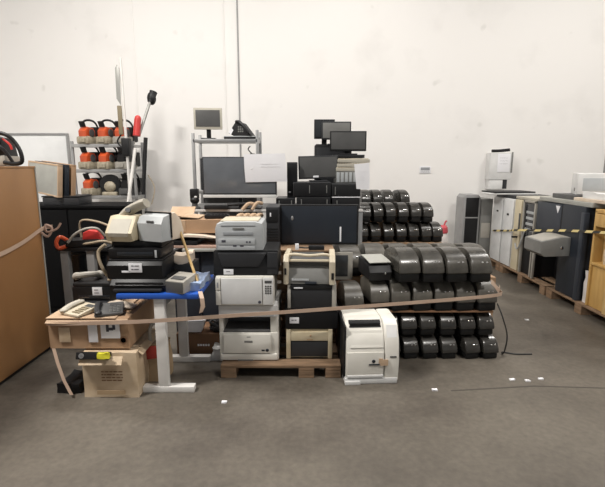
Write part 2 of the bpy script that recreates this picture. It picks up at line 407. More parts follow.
# ------------------------------------------------------------------ left clutter near desk
t = thing('trestle_frame', 'grey metal table frame standing behind the cartons', 'table', (-2.07, 3.95, 0))
for x in (-.13, .11):
    P(t, 'leg', 'grey_paint', B(x-.035, x+.035, 0, .06, 0, .87, .004)); P(t, 'leg', 'grey_paint', B(x-.035, x+.035, .46, .52, 0, .87, .004))
P(t, 'tabletop', 'soft_black', B(-.19, .27, -.02, .58, .87, .90, .005))
P(t, 'crossbar', 'grey_paint', B(-.13, .11, .01, .05, .50, .54, .003))
t = thing('flat_panel_tv', 'black flat panel standing below the grey table frame', 'television', (-1.92, 4.12, 0))
P(t, 'housing', 'black_plastic', B(-.34, .14, 0, .05, .06, .82, .008)); P(t, 'screen', 'smoked', B(-.32, .12, -.004, 0, .1, .79, .001)); P(t, 'foot', 'steel', B(-.3, .1, -.05, .06, 0, .06, .006))
t = thing('chainsaw', 'red chainsaw with white and black handles on the grey table frame', 'chainsaw', (-2.02, 4.02, .902), 12)
P(t, 'crankcase', 'soft_black', B(-.16, .14, -.08, .1, 0, .07, .02))
P(t, 'motor_housing', 'red', PR('y', [(-.02, .06), (-.01, .13), (.04, .155), (.12, .14), (.15, .06)], -.06, .06, .02))
P(t, 'front_handle', 'greige', T([(-.13, -.09, .05), (-.07, -.1, .12), (.02, -.1, .17), (.12, -.08, .17), (.17, -.02, .09)], .012))
P(t, 'rear_handle', 'orange', T([(-.14, -.02, .05), (-.20, -.06, .10), (-.23, -.08, .05), (-.21, -.08, .0), (-.15, -.05, .015)], .018))
solo('hose', 'hose', 'beige hose looping over the red chainsaw toward the black printers', 'hose', T([(-2.20, 4.30, .915), (-2.18, 4.26, 1.10), (-2.0, 4.2, 1.11), (-1.80, 4.15, 1.05), (-1.62, 4.08, .99), (-1.47, 3.95, .96), (-1.45, 3.80, .80)], .010), T([(-2.1, 3.97, .92), (-1.95, 3.94, .94), (-1.82, 3.94, .96), (-1.75, 4.0, .92)], .012))
solo('hose', 'hose', 'pale hose hanging down left of the stacked black printers', 'hose', T([(-1.42, 3.10, 1.08), (-1.475, 3.10, 1.03), (-1.46, 3.08, .95), (-1.43, 3.10, .86), (-1.46, 3.24, .785), (-1.50, 3.28, .772)], .012))

# cartons bottom-left
def marks(z0, rows, x0, x1, y, th=.006, gap=.02, seed=1):
    rnd = random.Random(seed); out = []
    for r in range(rows):
        x = x0
        while x < x1 - .01:
            w = rnd.uniform(.012, .04); out.append(B(x, min(x+w, x1), y-.0015, y, z0 - r*gap, z0 - r*gap + th, 0)); x += w + .006
    return out
t = thing('cardboard_box', 'crumpled lower carton on the floor holding up the phone carton', 'box', (-1.365, 2.90, 0))
P(t, 'carton', 'card_pale', CR(-.20, .185, 0, .50, 0, .335, .014, 6, 6, 3))
P(t, 'flap', 'card_pale', PR('x', [(-.012, .32), (-.05, .27), (-.046, .267), (-.004, .312)], -.20, .10, .0), PR('y', [(.17, .335), (.215, .30), (.218, .304), (.174, .34)], .05, .38))
P(t, 'print', 'card_dark', *marks(.20, 4, -.06, .09, -.014, .008, .022, 3), label='dark printed lines on the carton')
P(t, 'packing_tape', 'sand_sack', B(-.10, .10, -.016, -.013, .03, .06, 0))
t = thing('cardboard_box', 'upper brown carton carrying desk phones, with white labels in front', 'box', (-1.52, 2.95, .352))
P(t, 'carton', 'card', CR(-.285, .285, 0, .55, 0, .225, .006, 5, 5, 9))
P(t, 'top_flap', 'card_light', PR('x', [(-.015, .226), (.54, .229), (.54, .235), (-.015, .232)], -.288, .20), PR('x', [(0, .224), (-.035, .20), (-.033, .196), (.004, .219)], -.285, .285))
P(t, 'white_flap', 'flap_white', PR('y', [(-.05, .24), (.10, .275), (.25, .24), (.25, .235), (.10, .262), (-.05, .235)], .17, .28), label='pale bent inner flap')
P(t, 'side_tape', 'card_pale', B(-.21, -.13, -.010, -.006, .05, .16, .001))
lb = P(t, 'label', 'paper', B(.0, .065, -.011, -.006, .05, .20, .001), B(.09, .225, -.012, -.006, .08, .215, .001), label='white stickers on the carton')
P(lb, 'label_print', 'ink', B(.13, .15, -.0135, -.012, .13, .185, 0), B(.15, .18, -.0135, -.012, .14, .16, 0), B(.175, .195, -.0135, -.012, .145, .18, 0))
P(t, 'stamp', 'card_dark', LA([(.028, -.002), (.028, .002), (.02, .002), (.02, -.002)], (.245, -.008, .065), axis='y'))
# support under carton overhang (carton tape dangling and dark sack)
solo('tape_strip', 'tape_tan', 'loose tan tape strip dangling from the phone carton to the floor', 'tape', SHEET([((-1.80, 2.955, .36), (-1.775, 2.955, .36)), ((-1.765, 2.93, .25), (-1.74, 2.93, .25)), ((-1.715, 2.90, .13), (-1.69, 2.90, .13)), ((-1.66, 2.88, .03), (-1.635, 2.88, .03))], .002))
solo('plastic_sack', 'soft_black', 'small dark plastic sack on the floor left of the lower carton', 'sack', CR(-.09, .09, -.05, .20, 0, .07, .03, 5, 9, 2), loc=(-1.70, 3.0, 0))
t = thing('tape_dispenser', 'black strip with round eyelet lying on the lower carton', 'tool', (-1.47, 2.868, .306)); t.rotation_euler = (R(-20), 0, 0)
P(t, 'strip', 'soft_black', B(-.11, .12, -.02, .03, .0, .05, .006)); P(t, 'eyelet', 'steel', LA([(.018, -.004), (.018, .004), (.011, .004), (.011, -.004)], (-.07, -.02, .025), axis='y'))
solo('yellow_tag', 'yellow', 'bright yellow crumpled tag on the lower carton', 'tag', CR(-.04, .04, -.008, .008, 0, .045, .012, 3, 25, 4), loc=(-1.375, 2.838, .325))
# phones on upper carton
def phone(label, loc, rz, body, keys, handset):
    t = thing('desk_phone', label, 'telephone', loc, rz); t.scale = (1, 1, .7)
    P(t, 'base', body, PR('x', [(-.10, 0), (-.10, .018), (.09, .055), (.10, 0)], -.095, .095, .006))
    P(t, 'handset', handset, T([(-.07, -.09, .035), (-.078, -.02, .062), (-.075, .06, .075)], .018, 8, flat=1.3), S((-.07, -.085, .037), (.026, .03, .018)), S((-.075, .062, .07), (.026, .03, .018)))
    P(t, 'display', 'screen_grey', B(.0, .08, .03, .07, .043, .052, .002, (11, 'X', (0, .05, .046))))
    P(t, 'keypad', keys, *[B(.0+.026*i, .02+.026*i, -.075+.026*j, -.058+.026*j, .022+.005*j, .032+.005*j, .002) for i in range(3) for j in range(4)])
phone('beige desk phone with pale handset, left on the phone carton', (-1.62, 3.06, .59), -25, 'beige_plastic', 'olive', 'key_beige')
phone('dark grey desk phone, right on the phone carton', (-1.41, 3.06, .592), 20, 'dark_grey', 'mid_grey', 'charcoal')

# support stand + left black printer
def prn_black_flat(name, label, loc, rz, W, Dp, H, sticker=None, extra=()):
    t = thing(name, label, 'printer', loc, rz)
    P(t, 'body', 'black_plastic', B(-W/2, W/2, 0, Dp, 0, H*.82, .012))
    P(t, 'lid', 'soft_black', B(-W/2+.004, W/2-.004, .004, Dp-.004, H*.82, H, .012))
    P(t, 'output_slot', 'smoked', B(-W*.36, W*.36, -.003, .01, H*.25, H*.42, .002)); P(t, 'tray', 'charcoal', B(-W*.34, W*.34, -.05, .02, H*.10, H*.16, .004))
    if sticker:
        a, b, c, d = sticker
        s = P(t, 'sticker', 'paper', B(a, b, -.004, -.001, c, d, .001), label='white inventory sticker')
        P(s, 'sticker_print', 'ink', *marks(c+(d-c)*.62, 2, a+(b-a)*.2, b-(b-a)*.2, -.004, .005, (d-c)*.35, 5))
    return t
t = prn_black_flat('inkjet_printer', 'flat black printer with white sticker on the rear of the phone carton', (-1.60, 3.235, .590), 0, .335, .25, .165, (-.01, .065, .07, .135))
solo('phone_handset', 'greige', 'grey curled handset on the leftmost black printer', 'handset', T([(-.09, 0, .03), (-.06, -.04, .045), (.0, -.04, .05), (.05, -.01, .045), (.06, .04, .03)], .024, 10), S((-.09, .01, .03), (.035, .04, .03)), S((.065, .045, .03), (.035, .04, .03)), loc=(-1.68, 3.34, .757), rz=10)
t = thing('spray_bottle', 'small dark bottle beside the grey handset', 'bottle', (-1.50, 3.36, .757))
P(t, 'bottle', 'dark_grey', LA([(.032, 0), (.034, .08), (.03, .10), (.014, .12), (.014, .135)])); P(t, 'cap', 'soft_black', LA([(.016, .135), (.016, .165), (.01, .17)]))

# ------------------------------------------------------------------ desk
t = thing('standing_desk', 'small desk with blue top and white T-shaped legs', 'desk', (-1.01, 2.95, 0))
P(t, 'desktop', 'blue', B(-.30, .28, 0, .57, .715, .755, .012), label='bright blue desktop')
for y, x in ((.02, 0), (.53, .01)):
    l = P(t, 'leg', 'white_paint', B(x-.045, x+.03, y, y+.05, .045, .715, .006))
    P(l, 'foot', 'white_paint', B(x-.162, x+.215, y-.005, y+.06, 0, .045, .006))
P(t, 'crossbeam', 'grey_paint', B(-.02, .02, .07, .53, .64, .69, .003))
# stack of black printers on the desk
t = thing('multifunction_printer', 'bottom black printer of the stack on the blue desk', 'printer', (-1.165, 3.0, .756))
P(t, 'body', 'black_plastic', PR('x', [(0, .0), (-.01, .05), (.03, .085), (.37, .085), (.39, 0)], -.205, .20, .012))
P(t, 'paper_tray', 'charcoal', B(-.17, .17, -.035, .04, .01, .026, .004)); P(t, 'panel_edge', 'soft_black', B(-.16, .18, -.008, .0, .055, .07, .002))
t = thing('inkjet_printer', 'middle black printer with white sticker on the blue desk', 'printer', (-1.195, 3.03, .842))
P(t, 'body', 'black_plastic', PR('x', [(0, .0), (-.006, .1), (.02, .125), (.38, .125), (.38, 0)], -.20, .20, .014))
P(t, 'lid', 'soft_black', B(-.19, .19, .02, .37, .125, .138, .006)); s = P(t, 'sticker', 'paper', B(-.04, .055, -.0085, -.002, .05, .115, .001), B(-.09, -.03, -.0085, -.002, .048, .062, .001), label='white inventory sticker')
P(s, 'sticker_print', 'ink', *marks(.095, 2, -.02, .035, -.0085, .006, .025, 8))
t = thing('inkjet_printer', 'top black printer with open lid on the blue desk', 'printer', (-1.205, 3.06, .982))
P(t, 'body', 'black_plastic', B(-.185, .19, 0, .34, 0, .075, .014)); P(t, 'raised_lid', 'soft_black', B(-.18, .185, .06, .34, .075, .12, .01)); P(t, 'output_slot', 'smoked', B(-.12, .14, -.003, .01, .02, .05, .002))
P(t, 'badge', 'silver_plastic', B(.15, .165, -.004, 0, .01, .065, .001), label='silver edge badge')
t = thing('bag_scanner', 'beige box with lens-topped handle on the black printer stack', 'scanner', (-1.28, 3.13, 1.104), -8); t.scale = (1.1, 1, 1.06)
P(t, 'body', 'old_beige', PR('x', [(-.05, 0), (-.07, .06), (.02, .17), (.12, .17), (.14, 0)], -.115, .075, .02)); P(t, 'front_panel', 'key_beige', PR('x', [(-.067, .035), (-.073, .06), (-.0, .15), (.008, .146)], -.09, .05, .004))
P(t, 'handle', 'key_beige', T([(-.08, .1, .13), (.0, .08, .20), (.08, .07, .24), (.13, .06, .255)], .03, 10, flat=1.3)); P(t, 'dial', 'dark_grey', C((.01, .04, .2), (.015, .02, .21), .018))
t = thing('label_printer', 'grey and white label printer tilted on the black printer stack', 'printer', (-1.08, 3.09, 1.104), -22); t.scale = (1.04, 1, 1.08)
P(t, 'body', 'silver_plastic', PR('x', [(0, 0), (-.01, .12), (.02, .165), (.09, .18), (.10, 0)], -.115, .095, .012), label='light grey front half')
P(t, 'cover', 'flap_white', PR('x', [(.098, 0), (.095, .187), (.15, .185), (.21, .13), (.235, .06), (.235, 0)], -.12, .10, .016), label='pale pinkish rear cover')
P(t, 'seam', 'soft_black', PR('x', [(.086, .02), (.086, .190), (.098, .19), (.098, .02)], -.122, .102, 0)); P(t, 'badge', 'dark_grey', B(-.03, .03, -.012, -.006, .125, .14, .001))
# grey block device + blue film + stick
t = thing('card_terminal', 'grey wedge-shaped device on the right corner of blue desk', 'terminal', (-.90, 2.965, .756), -20)
P(t, 'body', 'greige', PR('x', [(0, 0), (0, .085), (.16, .115), (.20, .1), (.21, 0)], -.075, .075, .008)); P(t, 'front', 'dark_grey', B(-.07, .07, -.004, .001, .006, .08, .004)); P(t, 'display', 'dark_grey', B(-.05, .05, .03, .08, .095, .101, .002, (11, 'X', (0, .05, .096))))
solo('plastic_film', 'film_blue', 'crumpled blue transparent plastic beside the grey device', 'plastic bag', CR(-.07, .065, -.12, .22, 0, .055, .02, 5, 14, 3), loc=(-.80, 3.14, .757))
solo('wooden_stick', 'pine', 'pale wooden stick leaning down to the desk corner', 'stick', C((-.742, 3.05, .767), (-.945, 3.27, 1.215), .010))
solo('tape_loop', 'tape_tan', 'short tan tape end hanging from the desk corner', 'tape', SHEET([((-.735, 2.965, .77), (-.705, 2.965, .77)), ((-.715, 2.93, .73), (-.685, 2.93, .73)), ((-.71, 2.925, .68), (-.68, 2.925, .67)), ((-.725, 2.93, .62), (-.70, 2.93, .63))], .002))
solo('crumpled_sheet', 'flap_white', 'crumpled pale sheet poking out right of the printer stack', 'paper', CR(-.10, .07, -.05, .1, 0, .06, .035, 5, 11, 7), loc=(-.93, 3.37, .90))
solo('speaker_box', 'charcoal', 'dark box holding the crumpled pale sheet at the back of the desk', 'box', B(-.09, .08, -.06, .15, 0, .135, .01), loc=(-.93, 3.37, .757))
# under desk
t = thing('bag', 'tan sack with red panel between the carton and desk leg', 'bag', (-1.10, 3.18, 0))
P(t, 'sack', 'sand_sack', CR(-.11, .05, -.05, .12, 0, .30, .02, 5, 7, 1)); P(t, 'red_panel', 'felt_red', B(-.095, .03, -.07, -.045, .20, .30, .01, (-8, 'Y', (0, 0, .25))))
P(t, 'handle', 'greige', T([(-.07, 0, .28), (-.06, -.02, .42), (-.0, 0, .52), (.04, .03, .56)], .014))
t = thing('cardboard_box', 'dark brown carton with white lettering under the desk', 'box', (-.87, 3.58, 0))
P(t, 'carton', 'card_dark', CR(-.22, .205, 0, .3, 0, .21, .004, 4, 5, 2), B(.15, .21, -.004, .3, .0, .21, .004)); P(t, 'lettering', 'paper', *[B(-.04+.022*k, -.024+.022*k, -.006, -.001, .10, .118, .001) for k in range(5)], label='small white lettering')
P(t, 'base_flap', 'card', B(-.2, .15, -.03, -.002, 0, .008, .001))
solo('newspaper', 'paper', 'sheaf of printed white papers on the dark brown carton', 'paper', PR('y', [(-.12, 0), (-.08, .10), (.10, .11), (.06, .0)], 0, .10, .003), loc=(-.94, 3.60, .216))
t = thing('cable_bundle', 'tangle of black cables and adapters beside the papers', 'cables', (-.745, 3.66, .214))
P(t, 'cables', 'cable', *[T([(random.uniform(-.07, .09), random.uniform(-.06, .1), random.uniform(.015, .10)) for _ in range(7)], .011) for _ in range(6)]); P(t, 'adapter', 'soft_black', B(-.03, .06, -.05, .03, .0, .045, .006))
solo('plastic_bag', 'cool_white', 'small clear-white crumpled bag by the pallet corner', 'plastic bag', CR(-.07, .05, -.05, .05, 0, .12, .03, 5, 12, 8), loc=(-.70, 3.55, 0))

# ------------------------------------------------------------------ pallet + printer stacks
def pallet(label, loc, rz=0, w=.94, d=1.1, group=None, h=.125, mid=-.06):
    t = thing('wooden_pallet', label, 'pallet', loc, rz, group)
    for k in range(5):
        y = .0 + k*(d-.12)/4; P(t, 'deck_board', 'pallet_wood', B(-w/2, w/2, y, y+.12, h-.022, h, .003))
    for x in (-w/2, mid, w/2-.12):
        for y in (.0, d/2-.06, d-.12): P(t, 'block', 'pallet_wood', B(x, x+.12, y, y+.12, .02, h-.044, .003))
        P(t, 'stringer', 'pallet_wood', B(x, x+.12, .0, d, h-.044, h-.022, .002)); P(t, 'skid', 'pallet_wood', B(x, x+.12, .0, d, 0, .02, .002))
    return t
pallet('wooden pallet under the two printer stacks', (-.17, 3.19, 0), h=.105, mid=.14)
PZ = .106
# slatted crate behind
t = thing('slatted_crate', 'slatted wooden crate behind the two printer stacks', 'crate', (-.17, 3.76, PZ))
for x in (-.44, -.02, .38): P(t, 'upright', 'pallet_wood', B(x, x+.06, .02, .06, 0, .79, .003)); P(t, 'upright', 'pallet_wood', B(x, x+.06, .42, .46, 0, .79, .003))
for k in range(9):
    z = .02 + .085*k; P(t, 'slat', 'pallet_wood', B(-.45, .45, 0, .018, z, z+.055, .003))
P(t, 'lid', 'pallet_wood', B(-.45, .45, .0, .48, .79, .805, .003))
# stack 1 : multi function, white panel printer, black printer, silver printer
t = thing('laser_printer', 'bottom white office printer on the pallet, with dark output slot', 'printer', (-.425, 3.27, PZ))
P(t, 'body', 'white_plastic', B(-.235, .235, .012, .45, 0, .235, .012), B(-.235, -.20, .02, .45, .22, .45, .01), B(.17, .235, .02, .45, .22, .45, .012), B(-.235, .235, .25, .45, .22, .45, .01))
P(t, 'scanner_lid', 'cool_white', B(-.232, .232, -.005, .45, .365, .462, .014)); P(t, 'output_tray', 'dark_grey', B(-.20, .17, .015, .25, .235, .25, .003), B(-.20, .17, .24, .25, .25, .365, 0))
f = P(t, 'front_door', 'white_plastic', B(-.20, .175, -.004, .012, .065, .225, .006)); P(f, 'logo', 'mid_grey', B(-.035, .03, -.0055, -.004, .155, .172, .001), B(-.015, .015, -.0055, -.004, .20, .206, 0), label='small blurred grey logo')
P(f, 'badge', 'navy', B(.10, .125, -.0055, -.004, .085, .097, 0), S((.145, -.005, .092), (.013, .003, .013)))
P(t, 'paper_drawer', 'white_plastic', B(-.225, .225, 0, .02, .006, .058, .006)); P(t, 'handle_gap', 'mid_grey', B(-.09, .03, -.002, 0, .002, .012, 0))
P(t, 'control_panel', 'silver_plastic', B(.05, .2, -.007, .0, .375, .41, .003))
z1 = PZ+.464
t = thing('laser_printer', 'white printer with big blank front panel, second in the left stack', 'printer', (-.445, 3.24, z1))
P(t, 'body', 'white_plastic', B(-.225, .225, .01, .44, 0, .235, .016)); P(t, 'front_panel', 'cool_white', B(-.18, .135, -.004, .012, .016, .222, .008)); P(t, 'side_grip', 'white_plastic', B(-.222, -.185, -.004, .012, .01, .12, .004), B(-.222, -.185, -.004, .012, .128, .225, .004))
k = P(t, 'control_panel', 'cool_white', B(.142, .22, -.003, .012, .01, .225, .006)); P(k, 'keypad', 'dark_grey', B(.155, .21, -.005, -.003, .185, .205, .002), *[B(.157+.018*i, .17+.018*i, -.005, -.003, .10+.018*j, .112+.018*j, .001) for i in range(3) for j in range(4)])
P(t, 'button', 'ink', S((.115, -.004, .035), (.012, .004, .012))); P(t, 'vent', 'silver_dark', B(-.21, -.2, -.0055, -.003, .15, .19, 0))
z2 = z1+.236
t = thing('laser_printer', 'black printer with sloped front tray under the silver printer', 'printer', (-.437, 3.28, z2))
P(t, 'body', 'soft_black', PR('x', [(0, 0), (-.005, .06), (.03, .19), (.42, .19), (.42, 0)], -.25, .25, .014)); P(t, 'front_tray', 'charcoal', PR('y', [(-.18, .07), (.10, .07), (.16, .175), (-.21, .175)], -.012, .03, .006)); P(t, 'side_panel', 'charcoal', B(.165, .245, -.004, .01, .01, .18, .004))
s = P(t, 'sticker', 'paper', B(-.17, -.095, -.009, -.003, .008, .05, .001), label='white inventory sticker'); P(s, 'sticker_print', 'ink', *marks(.03, 1, -.15, -.12, -.009, .004, .01, 2))
z3 = z2+.192
t = thing('laser_printer', 'silver-grey compact printer on top of the left stack', 'printer', (-.487, 3.30, z3)); t.scale = (.91, .95, .87)
P(t, 'body', 'silver_plastic', PR('y', [(-.195, 0), (-.20, .19), (-.185, .235), (-.12, .255), (.14, .255), (.195, .24), (.205, .19), (.20, 0)], .0, .36, .012))
P(t, 'top_tray', 'beige_plastic', B(-.16, .16, .04, .32, .25, .262, .005)); P(t, 'slot', 'silver_dark', B(-.13, .12, -.004, .01, .135, .165, .003), B(-.15, .14, -.003, .01, .215, .225, .002)); P(t, 'badge', 'mid_grey', B(-.05, .045, -.005, 0, .188, .202, .001))
P(t, 'front_cover', 'silver_plastic', B(-.175, .135, -.010, .0, .05, .105, .005)); P(t, 'button', 'ink', B(-.145, -.11, -.012, -.009, .075, .095, .002), *[B(.06+.025*i, .075+.025*i, -.012, -.009, .07, .085, .002) for i in range(2)])
P(t, 'paper_drawer', 'silver_plastic', B(-.175, .135, -.008, .0, .004, .045, .005)); P(t, 'drawer_notch', 'ink', B(-.05, -.02, -.010, -.007, .036, .048, .002), B(.01, .04, -.010, -.007, .036, .048, .002))
# stack 2
t = thing('laser_printer', 'beige printer with black front tray at the bottom of right stack', 'printer', (.055, 3.32, PZ))
P(t, 'body', 'old_beige', B(-.185, .185, .01, .42, 0, .245, .012), B(-.185, -.15, -.012, .01, .0, .245, .006), B(.15, .185, -.012, .01, .0, .245, .006)); P(t, 'front_band', 'old_beige', B(-.15, .15, -.008, .012, .15, .225, .006)); P(t, 'front_tray', 'charcoal', B(-.15, .15, -.004, .012, .015, .145, .006)); P(t, 'latch', 'card', S((.01, -.009, .195), (.008, .004, .008)), B(-.02, .03, -.010, -.007, .158, .165, 0))
y1 = PZ+.246
t = thing('laser_printer', 'flat black printer with white sticker, second in the right stack', 'printer', (.072, 3.32, y1))
P(t, 'body', 'black_plastic', B(-.21, .21, .0, .42, 0, .15, .01)); P(t, 'top_rim', 'soft_black', B(-.215, .215, -.006, .42, .15, .172, .006))
s = P(t, 'sticker', 'paper', B(-.175, -.10, -.004, 0, .05, .10, .001), label='white inventory sticker'); P(s, 'sticker_print', 'ink', *marks(.075, 1, -.16, -.12, -.004, .006, .01, 4))
y2 = y1+.173
t = thing('laser_printer', 'black-fronted printer with beige side cheeks in the right stack', 'printer', (.072, 3.32, y2))
P(t, 'body', 'charcoal', B(-.17, .165, 0, .40, 0, .185, .012)); 
for a, b in ((-.19, -.165), (.16, .195)): P(t, 'side_cheek', 'greige', PR('x', [(-.01, .01), (-.015, .12), (.02, .2), (.40, .2), (.40, 0), (0, 0)], a, b, .005))
P(t, 'top_band', 'soft_black', B(-.165, .16, -.004, .1, .155, .195, .004)); P(t, 'badge', 'paper', B(-.14, -.07, -.006, -.003, .165, .175, 0), label='pale name strip')
y3 = y2+.201
t = thing('scanner_copier', 'copier with beige looped frame on top of right stack', 'scanner', (.05, 3.32, y3), -3); t.scale = (1, 1, .86)
P(t, 'body', 'mid_grey', PR('x', [(.0, .0), (-.005, .05), (.06, .16), (.36, .18), (.38, 0)], -.165, .165, .006)); P(t, 'document_feeder', 'dark_grey', B(-.16, .16, .04, .30, .165, .215, .01))
for a, b in ((-.20, -.158), (.158, .205)): P(t, 'side_frame', 'beige_plastic', PR('x', [(-.02, .0), (-.02, .21), (.02, .262), (.30, .262), (.38, .2), (.38, 0)], a, b, .012))
P(t, 'top_handle', 'beige_plastic', T([(-.18, .06, .245), (-.12, .055, .262), (0, .05, .252), (.12, .055, .262), (.18, .06, .245)], .014, 8), B(-.16, .16, .02, .06, .20, .218, .004))
P(t, 'panel', 'silver_plastic', B(-.135, .0, -.008, .004, .03, .05, .002)); P(t, 'logo', 'navy_light', B(-.03, .06, -.009, -.002, .002, .024, .001)); P(t, 'button', 'soft_black', B(.175, .195, -.025, -.018, .05, .11, .002), B(-.19, -.175, -.025, -.018, .09, .15, .002))

# white printer on the floor in front
t = thing('colour_printer', 'white colour laser printer standing on the floor in front', 'printer', (.52, 3.10, 0), 3)
P(t, 'body', 'white_plastic', PR('x', [(.01, .02), (-.01, .19), (.02, .34), (.09, .44), (.17, .475), (.36, .475), (.40, .43), (.41, .02)], -.19, .10, .014), PR('x', [(.0, .02), (-.015, .19), (.015, .35), (.07, .445), (.12, .475), (.36, .475), (.40, .43), (.41, .02)], .10, .215, .022))
P(t, 'base', 'cool_white', B(-.20, .205, -.008, .40, 0, .05, .012), B(-.20, -.08, -.02, .0, .0, .03, .006)); P(t, 'dark_side', 'soft_black', B(-.205, -.188, .03, .40, .03, .45, .01), label='black left side panel')
P(t, 'output_slot', 'soft_black', PR('x', [(.075, .425), (.125, .468), (.135, .458), (.085, .413)], -.16, .085, .002), B(-.155, .08, .08, .12, .428, .455, .002))
P(t, 'output_tray', 'white_plastic', PR('x', [(.004, .29), (.062, .405), (.072, .40), (.02, .285)], -.16, .09, .006))
d = P(t, 'front_door', 'white_plastic', PR('x', [(-.004, .06), (-.019, .19), (-.008, .255), (.012, .255), (.01, .06)], -.185, .095, .006)); P(d, 'logo', 'navy', S((.015, -.020, .19), (.014, .003, .014)), B(-.02, .06, -.021, -.012, .158, .168, .001)); P(d, 'sticker', 'card_light', PR('x', [(-.0225, .155), (-.0215, .20), (-.012, .20), (-.012, .155)], .065, .125, 0), PR('x', [(-.0225, .175), (-.020, .21), (-.012, .21), (-.012, .175)], .055, .085, 0), label='tan swoosh sticker')
P(t, 'paper_drawer', 'cool_white', B(-.185, .095, -.012, .01, .052, .075, .006)); P(t, 'control_panel', 'cool_white', PR('x', [(.02, .36), (.066, .446), (.075, .438), (.03, .355)], .12, .20, .004)); P(t, 'badge', 'dark_grey', B(.14, .19, -.016, -.008, .215, .225, .001))

# ------------------------------------------------------------------ centre back: cabinet, boards, carton, crate-top devices
t = thing('speaker_cabinet', 'dark navy cabinet behind the desk, carrying boards and a carton', 'cabinet', (-.96, 4.02, 0))
P(t, 'carcass', 'navy', B(-.26, .25, 0, .42, 0, .86, .006)); P(t, 'front_panel', 'navy_light', B(-.24, -.01, -.012, 0, .03, .84, .004)); P(t, 'front_panel', 'navy_light', B(.01, .24, -.012, 0, .03, .84, .004)); P(t, 'knob', 'steel', S((.12, -.016, .62), (.012, .008, .012)))
t = solo('grey_board', 'grey_board', 'pale grey board lying on the navy cabinet', 'board', B(-.18, .30, -.10, .40, 0, .025, .004), loc=(-.93, 4.04, .861), rz=3)
solo('pink_board', 'pink_board', 'brownish pink board between grey board and foam sheet', 'board', B(-.26, .27, -.08, .38, 0, .022, .003), loc=(-.95, 4.05, .888), rz=-2)
solo('black_binder', 'soft_black', 'black flat binder on the pink board', 'binder', B(-.24, .0, -.09, .30, 0, .04, .006), loc=(-.98, 4.08, .912))
solo('foam_sheet', 'flap_white', 'pale foam sheet under the small brown carton', 'foam', PR('y', [(-.26, .015), (-.1, .04), (.05, .03), (.24, .02), (.28, -.0), (.28, .012), (.05, .05), (-.1, .06), (-.27, .03)], -.1, .34, .003), loc=(-.98, 4.10, .952))
t = thing('cardboard_box', 'small brown carton with open flaps left of the silver printer', 'box', (-1.0, 4.08, 1.014))
P(t, 'carton', 'card', CR(-.20, .36, 0, .34, 0, .125, .006, 5, 5, 11)); P(t, 'corner', 'card_light', B(-.205, -.10, -.006, .02, .01, .12, .006)); P(t, 'flap', 'card_light', PR('y', [(-.20, .125), (-.15, .155), (.02, .14), (.02, .135), (-.15, .148), (-.19, .12)], .02, .30, 0), PR('x', [(.30, .12), (.42, .205), (.415, .212), (.29, .128)], -.34, -.10, 0))
solo('keyboard', 'soft_black', 'black keyboard end on top of the small brown carton', 'keyboard', B(-.10, .13, -.06, .08, 0, .03, .006), *[B(-.09+.03*i, -.068+.03*i, -.05+.03*j, -.03+.03*j, .03, .036, .002) for i in range(7) for j in range(4)], loc=(-.84, 4.20, 1.146), rz=6)
t = thing('rolled_paper', 'tan paper rolls bundled on the dark storage box behind the silver printer', 'roll', (-.53, 4.06, .925)); P(t, 'roll', 'card_light', *[T([(-.08+.06*k, 0, .235), (-.06+.06*k, .06, .25), (-.05+.06*k, .16, .24)], .024, 10) for k in range(4)]); P(t, 'core', 'card_dark', *[C((-.0815+.06*k, -.006, .235), (-.079+.06*k, .004, .236), .015) for k in range(4)])
solo('storage_box', 'soft_black', 'dark storage box under the tan paper rolls', 'box', B(-.14, .16, -.06, .2, 0, .22, .008), loc=(-.50, 4.06, .912))
# support below for roll box: stands on crate lid (z .911)
t = thing('computer_tower', 'dark computer tower left of the large black television', 'computer', (-.275, 3.93, .912), 0)
P(t, 'case', 'charcoal', B(-.055, .065, 0, .36, 0, .36, .006)); P(t, 'drive_bay', 'soft_black', B(-.045, .055, -.004, 0, .22, .34, .003)); P(t, 'button', 'paper', B(-.02, -.008, -.006, -.003, .275, .31, .001)); P(t, 'front_grille', 'soft_black', *[B(-.045, .055, -.004, 0, .03+.025*k, .045+.025*k, .001) for k in range(6)])
t = thing('flat_panel_tv', 'large black flat television standing behind the copier', 'television', (.155, 4.02, .912), 0)
P(t, 'housing', 'soft_black', B(-.365, .365, .0, .06, .0, .375, .008)); P(t, 'screen', 'navy', B(-.345, .345, -.004, 0, .02, .36, .001)); P(t, 'white_strip', 'paper', B(.19, .205, -.007, -.003, .03, .17, .001), label='white vertical strip'); P(t, 'rear_bulge', 'soft_black', B(-.2, .2, .06, .12, .0, .30, .02)); P(t, 'badge', 'steel', S((-.25, -.005, .25), (.012, .004, .02)))  # white strip is a thin pale piece on the screen front
t = thing('small_gadget', 'little dark cable adapter lying on top of the copier', 'adapter', (.10, 3.56, y3+.2285)); P(t, 'body', 'soft_black', B(-.05, .08, -.03, .03, 0, .035, .006)); P(t, 'plug', 'paper', B(-.16, -.13, -.01, .01, 0, .05, .004)); P(t, 'lead', 'cable', T([(-.13, 0, .02), (-.09, .02, .012), (-.05, 0, .015)], .006))

